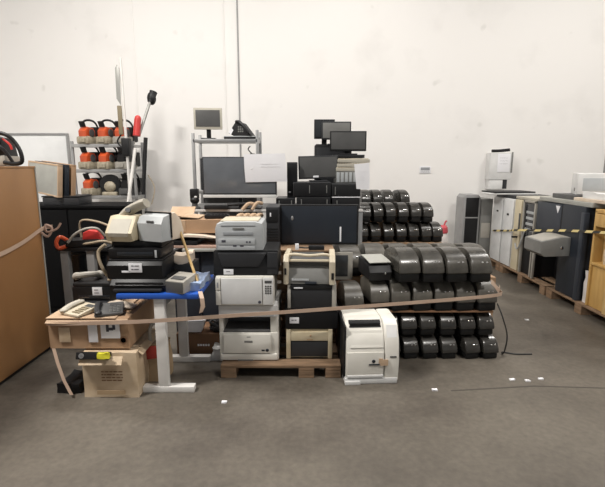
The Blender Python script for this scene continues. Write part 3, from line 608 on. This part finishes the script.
# steel rack with television, desktops, monitors
t = thing('steel_rack', 'low dark steel rack under the stacked computers and monitors', 'rack', (-.30, 4.55, 0))
for x in (-.93, .91):
    for y in (.02, .76): P(t, 'post', 'steel', B(x-.02, x+.02, y-.02, y+.02, 0, 1.19, .003))
for z in (.15, .68, 1.19): P(t, 'shelf_board', 'dark_grey', B(-.95, .93, 0, .78, z-.03, z, .003))
P(t, 'rail', 'white_paint', B(-.95, .93, -.008, 0, 1.168, 1.192, .001), label='pale front rail')
CG = 'desktop computers stacked on the steel rack'
def desktop(label, loc, w, h, d=.36, slot=(.1,), body='charcoal', rail=False):
    t = thing('desktop_computer', label, 'computer', loc, 0, CG)
    P(t, 'case', body, B(-w/2, w/2, 0, d, 0, h, .005)); P(t, 'front_bezel', 'soft_black', B(-w/2+.006, w/2-.006, -.008, 0, .006, h-.006, .003))
    P(t, 'drive_slot', 'mid_grey', *[B(s, s+.008, -.010, -.007, h*.25, h*.8, .001) for s in slot])
    if rail: P(t, 'trim_strip', 'paper', B(-w/2, w/2, -.010, -.007, .006, .016, .001), label='white lower trim')
    return t
desktop('left lower desktop computer on the rack behind the television', (-.18, 4.62, 1.191), .20, .11, slot=(-.07, .06))
desktop('wide lower desktop computer in the middle of the rack', (.115, 4.62, 1.191), .36, .125, slot=(-.13, .14))
desktop('lower desktop computer at the right end of the rack', (.46, 4.62, 1.191), .29, .11, slot=(-.1,))
desktop('upper wide desktop computer under the tilted monitor', (.10, 4.62, 1.318), .40, .15, slot=(-.03, .15))
desktop('upper desktop computer with white lower trim by the taped paper', (.46, 4.62, 1.302), .30, .15, slot=(-.12,), rail=True)
t = thing('computer_tower', 'narrow black tower standing right of the glossy television', 'computer', (-.105, 4.70, 1.302), 0)
P(t, 'case', 'charcoal', B(-.06, .05, 0, .3, 0, .375, .005)); P(t, 'front_bezel', 'soft_black', B(-.05, .04, -.006, 0, .02, .36, .003)); P(t, 'power_button', 'paper', S((-.03, -.008, .06), (.012, .004, .008)))

def monitor(label, loc, rz, w, h, neck, housing='soft_black', screen='screen_grey', bez=.014, roll=0, group='flat monitors piled on the computers', deep=.05):
    t = thing('monitor', label, 'monitor', loc, rz, group)
    b = P(t, 'housing', housing, B(-w/2, w/2, -.02, .02, neck, neck+h, .006), B(-w*.3, w*.3, .02, deep, neck+h*.2, neck+h*.8, .015)); s = P(t, 'screen', screen, B(-w/2+bez, w/2-bez, -.024, -.019, neck+bez*1.3, neck+h-bez, .001))
    for o in (b, s): o.rotation_euler = (0, R(roll), 0)
    P(t, 'stand_neck', housing, B(-.03, .03, .022, .052, .01, neck+h*.35, .006)); P(t, 'stand_base', housing, B(-.10, .10, -.06, .12, 0, .014, .006))
    return t, b
m, b = monitor('wide monitor with white sticker, lowest and frontmost of the monitors', (.175, 4.80, 1.470), 2, .43, .245, .03, 'charcoal', 'screen_grey', roll=-1.5)
P(b, 'sticker', 'paper', B(-.06, .0, -.027, -.02, .045, .065, .001), label='white sticker')
t = thing('rack_unit', 'grey slotted device under the beige keyboards', 'device', (.46, 4.78, 1.454)); P(t, 'case', 'mid_grey', B(-.10, .14, 0, .30, 0, .125, .006)); P(t, 'front_slots', 'silver_plastic', *[B(-.09+.045*k, -.06+.045*k, -.004, 0, .01, .115, .001) for k in range(5)])
KG = 'beige keyboards stacked beside the monitors'
for k, w in enumerate(('bottom', 'middle', 'top')):
    t = thing('keyboard', f'beige keyboard, {w} one of the stack right of the monitor', 'keyboard', (.51+.008*k, 4.80, 1.581+.046*k), [2, -1, 3][k], KG)
    P(t, 'case', 'key_beige', B(-.15, .20, -.02, .2, 0, .035, .005)); P(t, 'keys', 'beige_plastic', *[B(-.145+.028*i, -.123+.028*i, -.015+.03*j, .009+.03*j, .035, .044, .002) for i in range(12) for j in range(2)])
t = thing('laptop', 'closed black laptop on the beige keyboards, under the middle monitor', 'laptop', (.49, 4.82, 1.722)); P(t, 'base', 'soft_black', B(-.16, .18, -.02, .22, 0, .018, .004)); P(t, 'lid', 'charcoal', B(-.16, .18, -.02, .22, .019, .034, .004))
monitor('wide dark monitor facing forward, right end of the upper monitors', (.50, 4.92, 1.757), 0, .40, .215, .04, 'soft_black', 'screen_grey')
t = thing('subwoofer', 'dark box behind the keyboards carrying the two highest monitors', 'box', (.30, 5.14, 1.191)); P(t, 'case', 'soft_black', B(-.16, .26, -.06, .18, 0, .68, .008)); P(t, 'front_grille', 'charcoal', B(-.14, .24, -.066, -.06, .03, .65, .004))
monitor('grey-screened monitor, second highest, behind the right-hand monitor', (.385, 5.13, 1.872), 0, .335, .20, .06, 'charcoal', 'mid_grey')
monitor('black monitor at the very top, rearmost of the pile', (.255, 5.24, 1.872), 0, .24, .22, .075, 'soft_black', 'screen')

# paper taped right
solo('paper_sheet', 'paper', 'white sheet of paper hanging at the right of the computer stack', 'paper', SHEET([((.535, 4.606, 1.655), (.69, 4.606, 1.67)), ((.55, 4.60, 1.53), (.70, 4.602, 1.53)), ((.565, 4.605, 1.40), (.70, 4.606, 1.395))], .002), *marks(1.58, 4, .585, .66, 4.599, .002, .03, 6))
# big glossy television
t = thing('flat_panel_tv', 'big glossy grey television with silver lower edge on the rack', 'television', (-.655, 4.60, 1.30), 0)
P(t, 'housing', 'charcoal', B(-.385, .385, .0, .05, .03, .43, .006)); P(t, 'screen', 'screen_reflection', B(-.372, .372, -.004, .0, .055, .42, .001)); P(t, 'lower_edge', 'cool_white', B(-.385, .385, -.014, .05, .010, .040, .004), label='silver lower edge'); P(t, 'stand', 'soft_black', B(-.02, .02, .02, .05, -.1, .03, .004), B(-.22, .22, -.06, .16, -.108, -.095, .004)); P(t, 'rear_bulge', 'soft_black', B(-.25, .25, .05, .10, .05, .30, .02))
solo('paper_sheet', 'paper', 'large white paper sheet taped over the glossy television', 'paper', SHEET([((-.605, 4.588, 1.755), (-.18, 4.588, 1.765)), ((-.60, 4.575, 1.62), (-.168, 4.57, 1.61)), ((-.592, 4.585, 1.47), (-.158, 4.585, 1.478))], .002), *marks(1.66, 2, -.44, -.24, 4.568, .004, .03, 6), S((-.525, 4.574, 1.61), (.012, .003, .01)))
# clutter in front of TV on rack
t = thing('camera_gadget', 'black device with small lens left of the glossy television', 'device', (-1.14, 4.63, 1.191)); P(t, 'body', 'soft_black', S((0, 0, .09), (.05, .05, .04)), B(-.045, .045, -.03, .04, .10, .21, .015)); P(t, 'stand', 'dark_grey', LA([(.06, 0), (.06, .015), (.03, .03), (.03, .06)])); P(t, 'lens', 'cool_white', S((.02, -.035, .125), (.016, .01, .012)))
t = thing('hand_tools', 'row of dark tool handles lying below the glossy television', 'tool', (-.72, 4.50, 1.191)); 
P(t, 'clip', 'soft_black', B(-.30, -.05, .02, .10, 0, .045, .01)); P(t, 'grip', 'soft_black', T([(-.06, .05, .05), (.05, .04, .055), (.2, .05, .06)], .018)); P(t, 'tube', 'card_light', T([(.10, .0, -.0), (.16, .02, .06), (.22, .06, .05)], .02), T([(.20, .0, .0), (.25, .02, .07), (.30, .06, .06)], .018))

# tall grey rack behind with beige monitor
t = thing('steel_shelf', 'tall grey steel rack behind the glossy television', 'shelving', (-1.05, 6.15, 0))
for x in (-.45, .43):
    for y in (.0, .42): P(t, 'post', 'steel', B(x-.02, x+.02, y-.02, y+.02, 0, 2.08 if x < 0 else 2.12, .003))
for z in (2.0, 1.3, .6): P(t, 'shelf_board', 'steel', B(-.45, .43, -.02, .44, z-.045, z, .003))
P(t, 'rear_panel', 'dark_grey', B(-.43, .41, .425, .432, .6, 1.75, 0))
t = thing('printer_case', 'dark cabinet box on the middle shelf of the tall rack', 'box', (-1.05, 6.2, 1.302)); P(t, 'case', 'charcoal', B(-.38, .12, 0, .34, 0, .43, .01)); P(t, 'lid', 'soft_black', PR('y', [(-.40, .43), (-.25, .46), (.10, .46), (.13, .43)], -.01, .35, .004))
t, b = monitor('small beige-framed monitor on top of the tall grey rack', (-1.30, 6.22, 2.002), 4, .385, .285, .13, 'key_beige', 'screen_grey', .028, group='monitor on the tall rack', deep=.12)
for c in t.children:
    if c.name.startswith('stand'): c.data.materials[0] = M['soft_black']
t = thing('desk_phone', 'black phone propped on the tall rack beside the beige monitor', 'telephone', (-.86, 6.26, 2.045), -20)
P(t, 'base', 'soft_black', PR('y', [(-.16, .04), (-.04, .20), (.05, .17), (.19, .0), (-.08, 0)], -.06, .08, .008)); P(t, 'handset', 'black_plastic', T([(-.03, -.07, .19), (.05, -.09, .17), (.16, -.08, .04)], .022, 8)); P(t, 'display', 'paper', PR('y', [(-.155, .05), (-.11, .11), (-.08, .08), (-.12, .02)], -.064, -.06, 0), label='white display strip'); P(t, 'keypad', 'mid_grey', *[B(-.01+.03*i, .012+.03*i, -.064, -.06, .05+.03*j, .07+.03*j, .002) for i in range(3) for j in range(3)])
t = thing('keyboard', 'dark flat keyboard under the black phone on the tall rack', 'keyboard', (-.86, 6.16, 2.002)); P(t, 'case', 'soft_black', B(-.22, .25, 0, .2, 0, .028, .004)); P(t, 'rest', 'silver_plastic', B(-.22, .25, .0, .2, .028, .04, .004))
t = thing('router', 'dark adapter with dangling cable below the top of the tall rack', 'device', (-.70, 6.19, 1.302)); P(t, 'body', 'mid_grey', B(-.08, .10, 0, .25, 0, .44, .01)); P(t, 'bracket', 'soft_black', PR('y', [(-.09, .44), (-.02, .51), (.05, .5), (.20, .44)], .0, .2, .003)); P(t, 'lead', 'cable', T([(.0, -.01, .5), (-.05, -.02, .56), (-.02, -.03, .6)], .008))

# ------------------------------------------------------------------ black domed units
def domed(label, loc, w, h, d, group, top='dome_black', rz=0, ls=1.):
    t = thing('domed_unit', label, 'plastic unit', loc, rz, group)
    prof = [(.02*d, .28*h), (0, .32*h)] + [(.50*d*(1-math.cos(a)), h*(.34+.66*math.sin(a))) for a in [R(9*k) for k in range(1, 11)]] + [(.72*d, .96*h), (.90*d, .86*h), (d, .72*h), (d, .28*h)]
    o = P(t, 'dome', top, PR('x', prof, -w/2, w/2, min(.036, w*.22), 4))
    for q in o.data.vertices:
        k = max(0., q.co.z/h - .35)/.65; q.co.x *= 1 - .20*k*k
    o.data.update()
    P(t, 'skirt', 'skirt_black', B(-w/2+.006, w/2-.006, .010, d-.004, 0, .30*h, .018))
    for k, x in enumerate((.04*w, .26*w)):
        P(t, 'lens', 'chrome', S((x, .055*d, .64*h), (.009*ls, .008*ls, .009*ls), 8))
    return t
ORD = ['leftmost', 'second from the left', 'third from the left', 'fourth from the left', 'fifth from the left', 'sixth from the left', 'seventh from the left', 'eighth from the left']
def row(xs, y, z, proto, text, group, jit=.0, rzs=None):
    for i, x in enumerate(xs):
        lb = text % ORD[i]
        rz = (rzs[i] if rzs else random.uniform(4, 12))
        loc = (x, y + random.uniform(-jit, jit), z)
        if proto['o'] is None:
            proto['o'] = domed(lb, loc, *proto['a'], group, proto['m'], rz, proto.get('l', 1.))
        else:
            dup(proto['o'], lb, loc, rz, group)
sm = dict(o=None, a=(.138, .195, .34), m='dome_black')
md = dict(o=None, a=(.168, .26, .38), m='dome_dusty')
lg = dict(o=None, a=(.186, .262, .44), m='dome_mid')
lgd = dict(o=None, a=(.222, .285, .44), m='dome_dusty')
row([.775, .935, 1.10, 1.265, 1.465, 1.62], 3.52, 0, sm, 'small black domed unit on the floor, %s in the bottom row', 'domed units in the bottom row')
row([.76, .92, 1.085, 1.255, 1.425, 1.585], 3.56, .20, sm, 'small black domed unit, %s in the second row from the floor', 'domed units in the second row')
solo('cardboard_sheet', 'card_dark', 'flat cardboard sheet between second and third rows of domed units', 'cardboard', B(.66, 1.64, 3.59, 3.97, 0, .012, .002), loc=(0, 0, .398))
row([.665, .845, 1.03, 1.215, 1.40, 1.585], 3.58, .412, md, 'dusty domed unit behind the tan tape, %s in the third row', 'domed units in the third row')
row([.90, 1.10, 1.30, 1.50], 3.54, .675, lg, 'large black domed unit, %s in the top front row', 'domed units in the top front row', 0, [8, 7, 9, 8])
# tape seal on unit
# dark unit with papers on top, left of the top row
t = thing('domed_unit', 'dark box-shaped unit with papers on it, left of the top row', 'plastic unit', (.665, 3.62, .676), 8)
P(t, 'body', 'soft_black', PR('x', [(0, 0), (-.01, .07), (.03, .12), (.36, .14), (.36, 0)], -.10, .10, .014)); P(t, 'lens', 'chrome', S((.04, -.01, .06), (.008, .005, .008)))
solo('paper_sheet', 'grey_board', 'grey folded paper on the dark box-shaped unit', 'paper', PR('x', [(.03, .0), (.15, .012), (.30, .018), (.30, .024), (.15, .018), (.03, .006)], -.09, .10, 0), loc=(.665, 3.62, .82), rz=8)
# rows behind
solo('cardboard_box', 'card', 'long brown carton under the dusty domed units behind the front rows', 'box', CR(-.75, .75, 0, .48, 0, .585, .006, 4, 4, 3), loc=(1.10, 4.06, 0))
row([.47, .71, .95, 1.19, 1.43, 1.69], 4.07, .592, lgd, 'dusty black domed unit, %s in the row behind the top front row', 'domed units in the dusty middle row')
solo('cardboard_box', 'card', 'brown carton under the far cluster of black domed units', 'box', CR(-.50, .50, 0, .5, 0, .745, .006, 4, 4, 6), loc=(1.15, 5.06, 0))
bk = dict(o=None, a=(.125, .225, .36), m='dome_black', l=1.5)  # lenses oversized to stand in for bright highlights on these units
row([.72, .87, 1.02, 1.17, 1.32, 1.47, 1.60], 5.08, .75, bk, 'small black domed unit, %s in the lower row of far cluster', 'domed units in the lower far row')
row([.75, .90, 1.045, 1.195, 1.345, 1.49], 5.12, .98, bk, 'small black domed unit, %s in the middle row of far cluster', 'domed units in the middle far row')
solo('cardboard_box', 'card', 'tall brown carton behind the far cluster of domed units', 'box', CR(-.40, .40, 0, .40, 0, 1.10, .005, 4, 4, 2), loc=(1.05, 5.58, 0))
row([.82, .97, 1.11, 1.32], 5.60, 1.106, bk, 'small black domed unit, %s in the highest row of far cluster', 'domed units in the highest far row')
# left side units near copier
solo('cardboard_box', 'card_dark', 'small dark carton under the domed units right of copier', 'box', CR(-.14, .14, 0, .36, 0, .36, .005, 4, 4, 1), loc=(.45, 3.54, 0))
dup(md['o'], 'dusty domed unit just right of the copier stack, behind the white printer', (.44, 3.55, .37), 6, 'domed units beside the copier')
t = thing('crt_terminal', 'small beige framed monitor with dark screen right of the copier', 'monitor', (.335, 3.95, .592)); P(t, 'housing', 'greige', B(-.10, .13, 0, .03, 0, .26, .006), B(-.08, .11, .03, .1, .03, .23, .02)); P(t, 'screen', 'screen', B(-.07, .085, -.004, .001, .035, .235, .002))
solo('cardboard_box', 'card_dark', 'dark carton under the beige framed monitor', 'box', CR(-.10, .12, 0, .14, 0, .58, .003, 3, 4, 4), loc=(.335, 3.95, 0))
# cable at right of bins
solo('power_cable', 'cable', 'thin black cable trailing to the floor from the domed units', 'cable', T([(1.68, 3.62, .47), (1.71, 3.56, .36), (1.755, 3.55, .20), (1.765, 3.60, .03), (1.78, 3.66, .008), (1.88, 3.62, .006), (2.02, 3.62, .006)], .006))

# tan barrier tape
def ribbon(pts, hw, th=.002, sub=5):
    Q = spline(pts, sub); return SHEET([(q + Vector((0, 0, -hw)), q + Vector((0, 0, hw))) for q in Q], th)
solo('barrier_tape', 'tape_tan', 'long tan tape stretched across the cartons, printers and domed units', 'tape', ribbon([(-1.80, 2.925, .545), (-1.45, 2.915, .555), (-1.05, 2.93, .565), (-.55, 3.03, .566), (.0, 3.14, .567), (.60, 3.27, .569), (1.2, 3.40, .573), (1.62, 3.50, .582), (1.665, 3.56, .60), (1.675, 3.75, .62)], .014), ribbon([(1.665, 3.57, .63), (1.63, 3.508, .62), (1.59, 3.505, .67), (1.57, 3.525, .69)], .020))
solo('barrier_tape', 'tape_tan', 'tan strap hanging across the wooden cabinet face', 'tape', ribbon([(-2.268, 2.95, .995), (-2.266, 3.2, .985), (-2.266, 3.5, 1.03), (-2.262, 3.76, 1.10), (-2.21, 3.83, 1.11)], .017))
solo('plastic_ribbon', 'pink_board', 'knotted pale pinkish ribbon at the cabinet corner', 'ribbon', T([(-2.262, 3.74, 1.07), (-2.23, 3.78, 1.03), (-2.20, 3.80, 1.10), (-2.25, 3.795, 1.13), (-2.23, 3.77, 1.07), (-2.17, 3.82, 1.09), (-2.14, 3.84, 1.14)], .011, flat=.6))

# ------------------------------------------------------------------ right row (faces toward the aisle, local -y = world -x)
X0 = 3.12
def rt(name, label, cat, y, z=.128, dx=0, group=None): return thing(name, label, cat, (X0+dx, y, z), -90, group)
RG = 'pallets under the right row'
t = pallet('near wooden pallet of the row along the right', (X0-.02, 4.72, 0), -90, 1.3, 1.0, RG)
pallet('middle wooden pallet of the row along the right', (X0-.02, 6.06, 0), -90, 1.3, 1.0, RG)
pallet('far wooden pallet of the row along the right', (X0-.02, 7.12, 0), -90, .78, 1.0, RG)
LG = 'white lockers on the right row'
t = rt('white_locker', 'white narrow locker with black keyhole, farther of the two', 'locker', 6.97)
P(t, 'carcass', 'locker_white', B(-.17, .17, .02, .55, 0, 1.02, .005)); d = P(t, 'door', 'locker_white', B(-.165, .165, 0, .02, .01, 1.01, .004)); P(d, 'keyhole', 'soft_black', B(-.03, .03, -.005, 0, .79, .815, .004))
t = rt('white_locker', 'white narrow locker with black keyhole, nearer of the two', 'locker', 6.61)
P(t, 'carcass', 'locker_white', B(-.16, .16, .02, .55, 0, 1.02, .005)); d = P(t, 'door', 'locker_white', B(-.155, .155, 0, .02, .01, 1.01, .004)); P(d, 'keyhole', 'soft_black', B(-.03, .03, -.005, 0, .77, .80, .004))
t = rt('cream_cabinet', 'cream side panel cabinet beside the white lockers', 'cabinet', 6.32)
P(t, 'carcass', 'locker_cream', B(-.09, .10, .0, .6, 0, 1.03, .006)); P(t, 'edge', 'soft_black', B(-.092, -.085, .1, .58, .05, 1.0, .001)); P(t, 'shelf_bracket', 'soft_black', B(.02, .06, -.07, 0, .48, .505, .003)); P(t, 'latch', 'dark_grey', B(.06, .10, -.008, 0, .60, .84, .003))
t = rt('display_cabinet', 'black metal-framed cabinet with glass and silver racks', 'cabinet', 6.01)
P(t, 'back', 'soft_black', B(-.16, .15, .04, .6, 0, 1.03, .004))
for x in (-.165, .135): P(t, 'frame_post', 'greige', B(x, x+.03, 0, .03, 0, 1.04, .003))
P(t, 'glass', 'smoked', B(-.135, .135, .012, .022, .52, 1.0, .001)); P(t, 'rack', 'silver_plastic', *[B(-.06, .13, .0, .012, .62+.08*k, .655+.08*k, .002) for k in range(4)]); P(t, 'top_rail', 'greige', B(-.165, .165, 0, .03, 1.01, 1.04, .003)); P(t, 'cable', 'silver_plastic', T([(-.03, -.01, .66), (-.08, -.02, .50), (-.16, -.02, .36), (-.22, -.02, .33), (-.27, -.02, .40)], .010))
t = rt('cash_machine', 'dark navy cash machine with protruding grey console', 'cash machine', 5.24, .128)
P(t, 'upper_cabinet', 'navy_light', B(-.56, -.01, .0, .55, .60, 1.05, .008)); P(t, 'pillar', 'navy', B(.01, .44, .0, .55, 0, 1.06, .010)); P(t, 'rear_body', 'soft_black', B(-.54, .01, .30, .55, 0, .60, .006)); P(t, 'side_pillar', 'navy_light', B(.40, .46, -.02, .04, 0, 1.0, .006)); P(t, 'bezel', 'soft_black', B(-.012, .012, .004, .5, .60, 1.04, .002))
P(t, 'sticker', 'paper', PR('y', [(-.13, 1.03), (-.04, 1.03), (-.08, .94)], -.004, -.001), label='white triangular sticker')
k = P(t, 'console', 'mid_grey', PR('x', [(.0, .47), (.0, .69), (-.12, .69), (-.345, .64), (-.345, .50), (-.29, .46)], -.15, .24, .012)); P(k, 'console_top', 'greige', PR('x', [(-.01, .694), (-.12, .694), (-.325, .648), (-.325, .642), (-.12, .688), (-.01, .688)], -.13, .22, 0)); P(k, 'lock', 'chrome', S((.242, -.10, .57), (.006, .02, .02)))
P(t, 'frame_post', 'greige', B(-.56, -.53, -.01, .02, 0, .60, .003))
solo('foam_block', 'foam', 'white foam piece standing between cash machine and wooden cabinet', 'foam', CR(-.09, .10, -.05, .05, 0, .36, .015, 4, 8, 2), loc=(X0+.13, 4.70, .128))
t = rt('wooden_cabinet', 'honey-coloured wooden cabinet with open upper cavity at right edge', 'cabinet', 4.32, .128)
P(t, 'carcass', 'honey_wood', B(-.32, .30, .42, .46, 0, 1.04, .004), B(.27, .30, .0, .42, .48, 1.04, .004), B(-.32, -.29, 0, .42, 0, 1.04, .004), B(-.32, .30, 0, .46, 1.02, 1.06, .005), B(-.29, .27, .0, .42, .46, .49, .004)); P(t, 'door', 'honey_wood', B(-.29, .25, -.012, .0, .88, 1.015, .004)); P(t, 'lower_panel', 'honey_wood', PR('y', [(-.29, 0), (.0, 0), (.26, .46), (-.29, .46)], .02, .05, .002)); P(t, 'inner_panel', 'pine', B(-.28, .26, .10, .115, .49, .88, .002)); P(t, 'front_post', 'pine', B(-.02, .05, -.02, .02, 0, .48, .004))
solo('packing_paper', 'card_pale', 'crumpled packing paper inside the honey wooden cabinet', 'paper', CR(-.03, .03, -.16, .10, 0, .16, .012, 5, 10, 3), loc=(X0+.05, 4.37, .621))
solo('hazard_tape', 'stripes', 'yellow and black hazard tape along the right row', 'tape', ribbon([(X0-.02, 7.05, .60), (X0-.03, 6.5, .68), (X0-.12, 6.1, .745), (X0-.05, 5.7, .80), (X0-.03, 5.0, .90), (X0-.03, 4.2, .99)], .014))
# stuff on top of the row
solo('flat_box', 'charcoal', 'flat dark box lying across the white lockers under the pale board', 'box', B(-.26, .30, -.34, .28, 0, .05, .006), loc=(X0+.3, 6.86, 1.150))
solo('pale_board', 'cool_white', 'pale board under the dark board on the far lockers', 'board', B(-.34, .40, -.20, .22, 0, .02, .004), loc=(3.23, 6.96, 1.201), rz=0)
solo('dark_board', 'soft_black', 'dark board lying on the pale board above the far lockers', 'board', B(-.30, .36, -.20, .22, 0, .022, .004), loc=(3.24, 6.98, 1.222), rz=5)
solo('beige_board', 'key_beige', 'long beige board on the cream cabinet and display cabinet', 'board', B(-.2, .4, -.46, .12, 0, .035, .004), loc=(X0+.22, 6.32, 1.169))
solo('grey_board', 'grey_board', 'grey board lying on the cash machine', 'board', B(-.2, .6, -.55, .52, 0, .05, .005), loc=(X0+.22, 5.28, 1.19))
solo('pale_board', 'flap_white', 'pale board on the wooden cabinet and grey board', 'board', B(-.2, .5, -.6, .40, 0, .035, .004), loc=(X0+.24, 4.72, 1.242), rz=-2)
solo('cloth_bundle', 'cool_white', 'crumpled whitish sheet on the pale board', 'cloth', CR(-.18, .2, -.25, .25, 0, .06, .03, 5, 7, 5), loc=(X0+.25, 4.75, 1.279))
solo('media_player', 'dark_grey', 'dark flat device under the white microwave', 'device', B(-.10, .55, -.26, .20, 0, .055, .008), loc=(X0+.18, 5.42, 1.241))
t = thing('microwave', 'white microwave with grilled front on the right row', 'microwave', (3.43, 5.15, 1.297), -22)
P(t, 'body', 'cool_white', B(-.19, .20, 0, .34, 0, .255, .010)); P(t, 'door', 'cool_white', B(-.185, .195, -.012, 0, .008, .25, .008)); P(t, 'window_mesh', 'silver_plastic', B(-.135, .145, -.017, -.011, .05, .20, .006)); P(t, 'side_vent', 'mid_grey', C((-.189, .12, .06), (-.194, .12, .06), .022))
# far end cabinets
t = thing('black_locker', 'narrow black speaker-like cabinet with grey sides near the wall', 'cabinet', (2.80, 7.22, 0)); P(t, 'carcass', 'grey_paint', PR('y', [(-.14, 0), (-.14, 1.12), (-.10, 1.17), (.10, 1.17), (.14, 1.12), (.14, 0)], 0, .35, .008)); P(t, 'front_panel', 'soft_black', B(-.10, .11, -.008, 0, .08, .78, .004), B(-.10, .11, -.008, 0, .80, 1.12, .004)); P(t, 'shelf_line', 'grey_paint', B(-.10, .11, -.010, -.006, .78, .80, .001))
t = thing('grey_cabinet', 'plain grey cabinet between the black cabinet and white lockers', 'cabinet', (3.03, 7.24, 0)); P(t, 'carcass', 'mid_grey', B(-.075, .125, 0, .5, 0, 1.10, .006)); P(t, 'door', 'mid_grey', B(-.065, .115, -.01, 0, .03, 1.08, .004)); P(t, 'lower_panel', 'greige', B(-.05, .10, -.014, -.009, .45, .70, .003))
t = thing('wall_cabinet', 'white wall box with printed notice and black bar on top', 'wall box', (3.43, 7.68, 1.40)); P(t, 'case', 'cool_white', B(-.19, .19, 0, .165, .0, .46, .008)); P(t, 'side_rail', 'mid_grey', B(.175, .20, -.012, .0, .12, .47, .003)); 
n = P(t, 'notice', 'paper', B(-.06, .155, -.006, 0, .13, .44, .001), label='white printed notice'); P(n, 'notice_print', 'ink', *marks(.37, 3, -.02, .12, -.006, .003, .05, 7)); P(t, 'top_bar', 'soft_black', T([(-.16, .03, .49), (0, .02, .495), (.14, .02, .51)], .026, 10)); P(t, 'lower_box', 'cool_white', B(-.17, .06, .01, .165, -.17, .0, .006)); P(t, 'socket', 'charcoal', B(.07, .14, .02, .165, -.16, .0, .006))
t = thing('wall_sign', 'small grey and white notice on the back wall', 'sign', (2.17, 7.845, 1.56)); P(t, 'plate', 'paper', B(-.10, .10, -.006, 0, -.055, .07, .002)); P(t, 'printed_band', 'silver_dark', B(-.08, .08, -.008, -.005, .0, .05, .001), *marks(-.02, 2, -.08, .08, -.007, .006, .02, 3))
t = thing('spray_can', 'white bottle with crimson top near the wall behind domed units', 'bottle', (2.20, 6.8, 0)); P(t, 'bottle', 'jug_white', LA([(.085, 0), (.09, .45), (.085, .56), (.07, .60)])); P(t, 'cap', 'jug_pink', LA([(.08, .60), (.085, .63), (.075, .69), (.04, .72)]), B(-.13, .06, -.02, .02, .66, .72, .012)); P(t, 'trigger', 'jug_pink', T([(.02, 0, .71), (.04, 0, .77), (.06, 0, .79)], .014))
# floor debris
for i, (x, y) in enumerate([(1.63, 3.16), (1.74, 3.14), (1.86, 3.17), (.98, 3.0), (-.55, 2.83), (2.42, 4.5), (2.62, 3.2)]):
    w = ['left of three scraps before the domed units', 'middle of three scraps before the domed units', 'right of three scraps before the domed units', 'beside the white floor printer', 'in front of the pallet', 'in the aisle by the right row', 'at the right foreground'][i]
    solo('paper_scrap', 'paper', f'tiny white paper scrap on the floor, {w}', 'scrap', CR(-.018, .018, -.012, .012, 0, .008, .006, 2, 40, i), loc=(x, y, 0), group='white scraps on the floor')

# ------------------------------------------------------------------ world, camera
w = bpy.data.worlds.new('hall_daylight'); SC.world = w; w.use_nodes = True
bg = w.node_tree.nodes['Background']; bg.inputs['Color'].default_value = (.92, .96, 1, 1); bg.inputs['Strength'].default_value = .30
cam = bpy.data.cameras.new('camera'); co = bpy.data.objects.new('camera', cam); COL.objects.link(co)
co.location = (0, 0, 1.64); co.rotation_euler = (R(90-10.1), 0, 0)
cam.sensor_fit = 'HORIZONTAL'; cam.sensor_width = 36; cam.lens = 437/605*36; cam.clip_start = .05
SC.camera = co
v = SC.view_settings; v.view_transform = 'Standard'; v.look = 'None'; v.gamma = 1; v.use_curve_mapping = False; v.exposure = .07
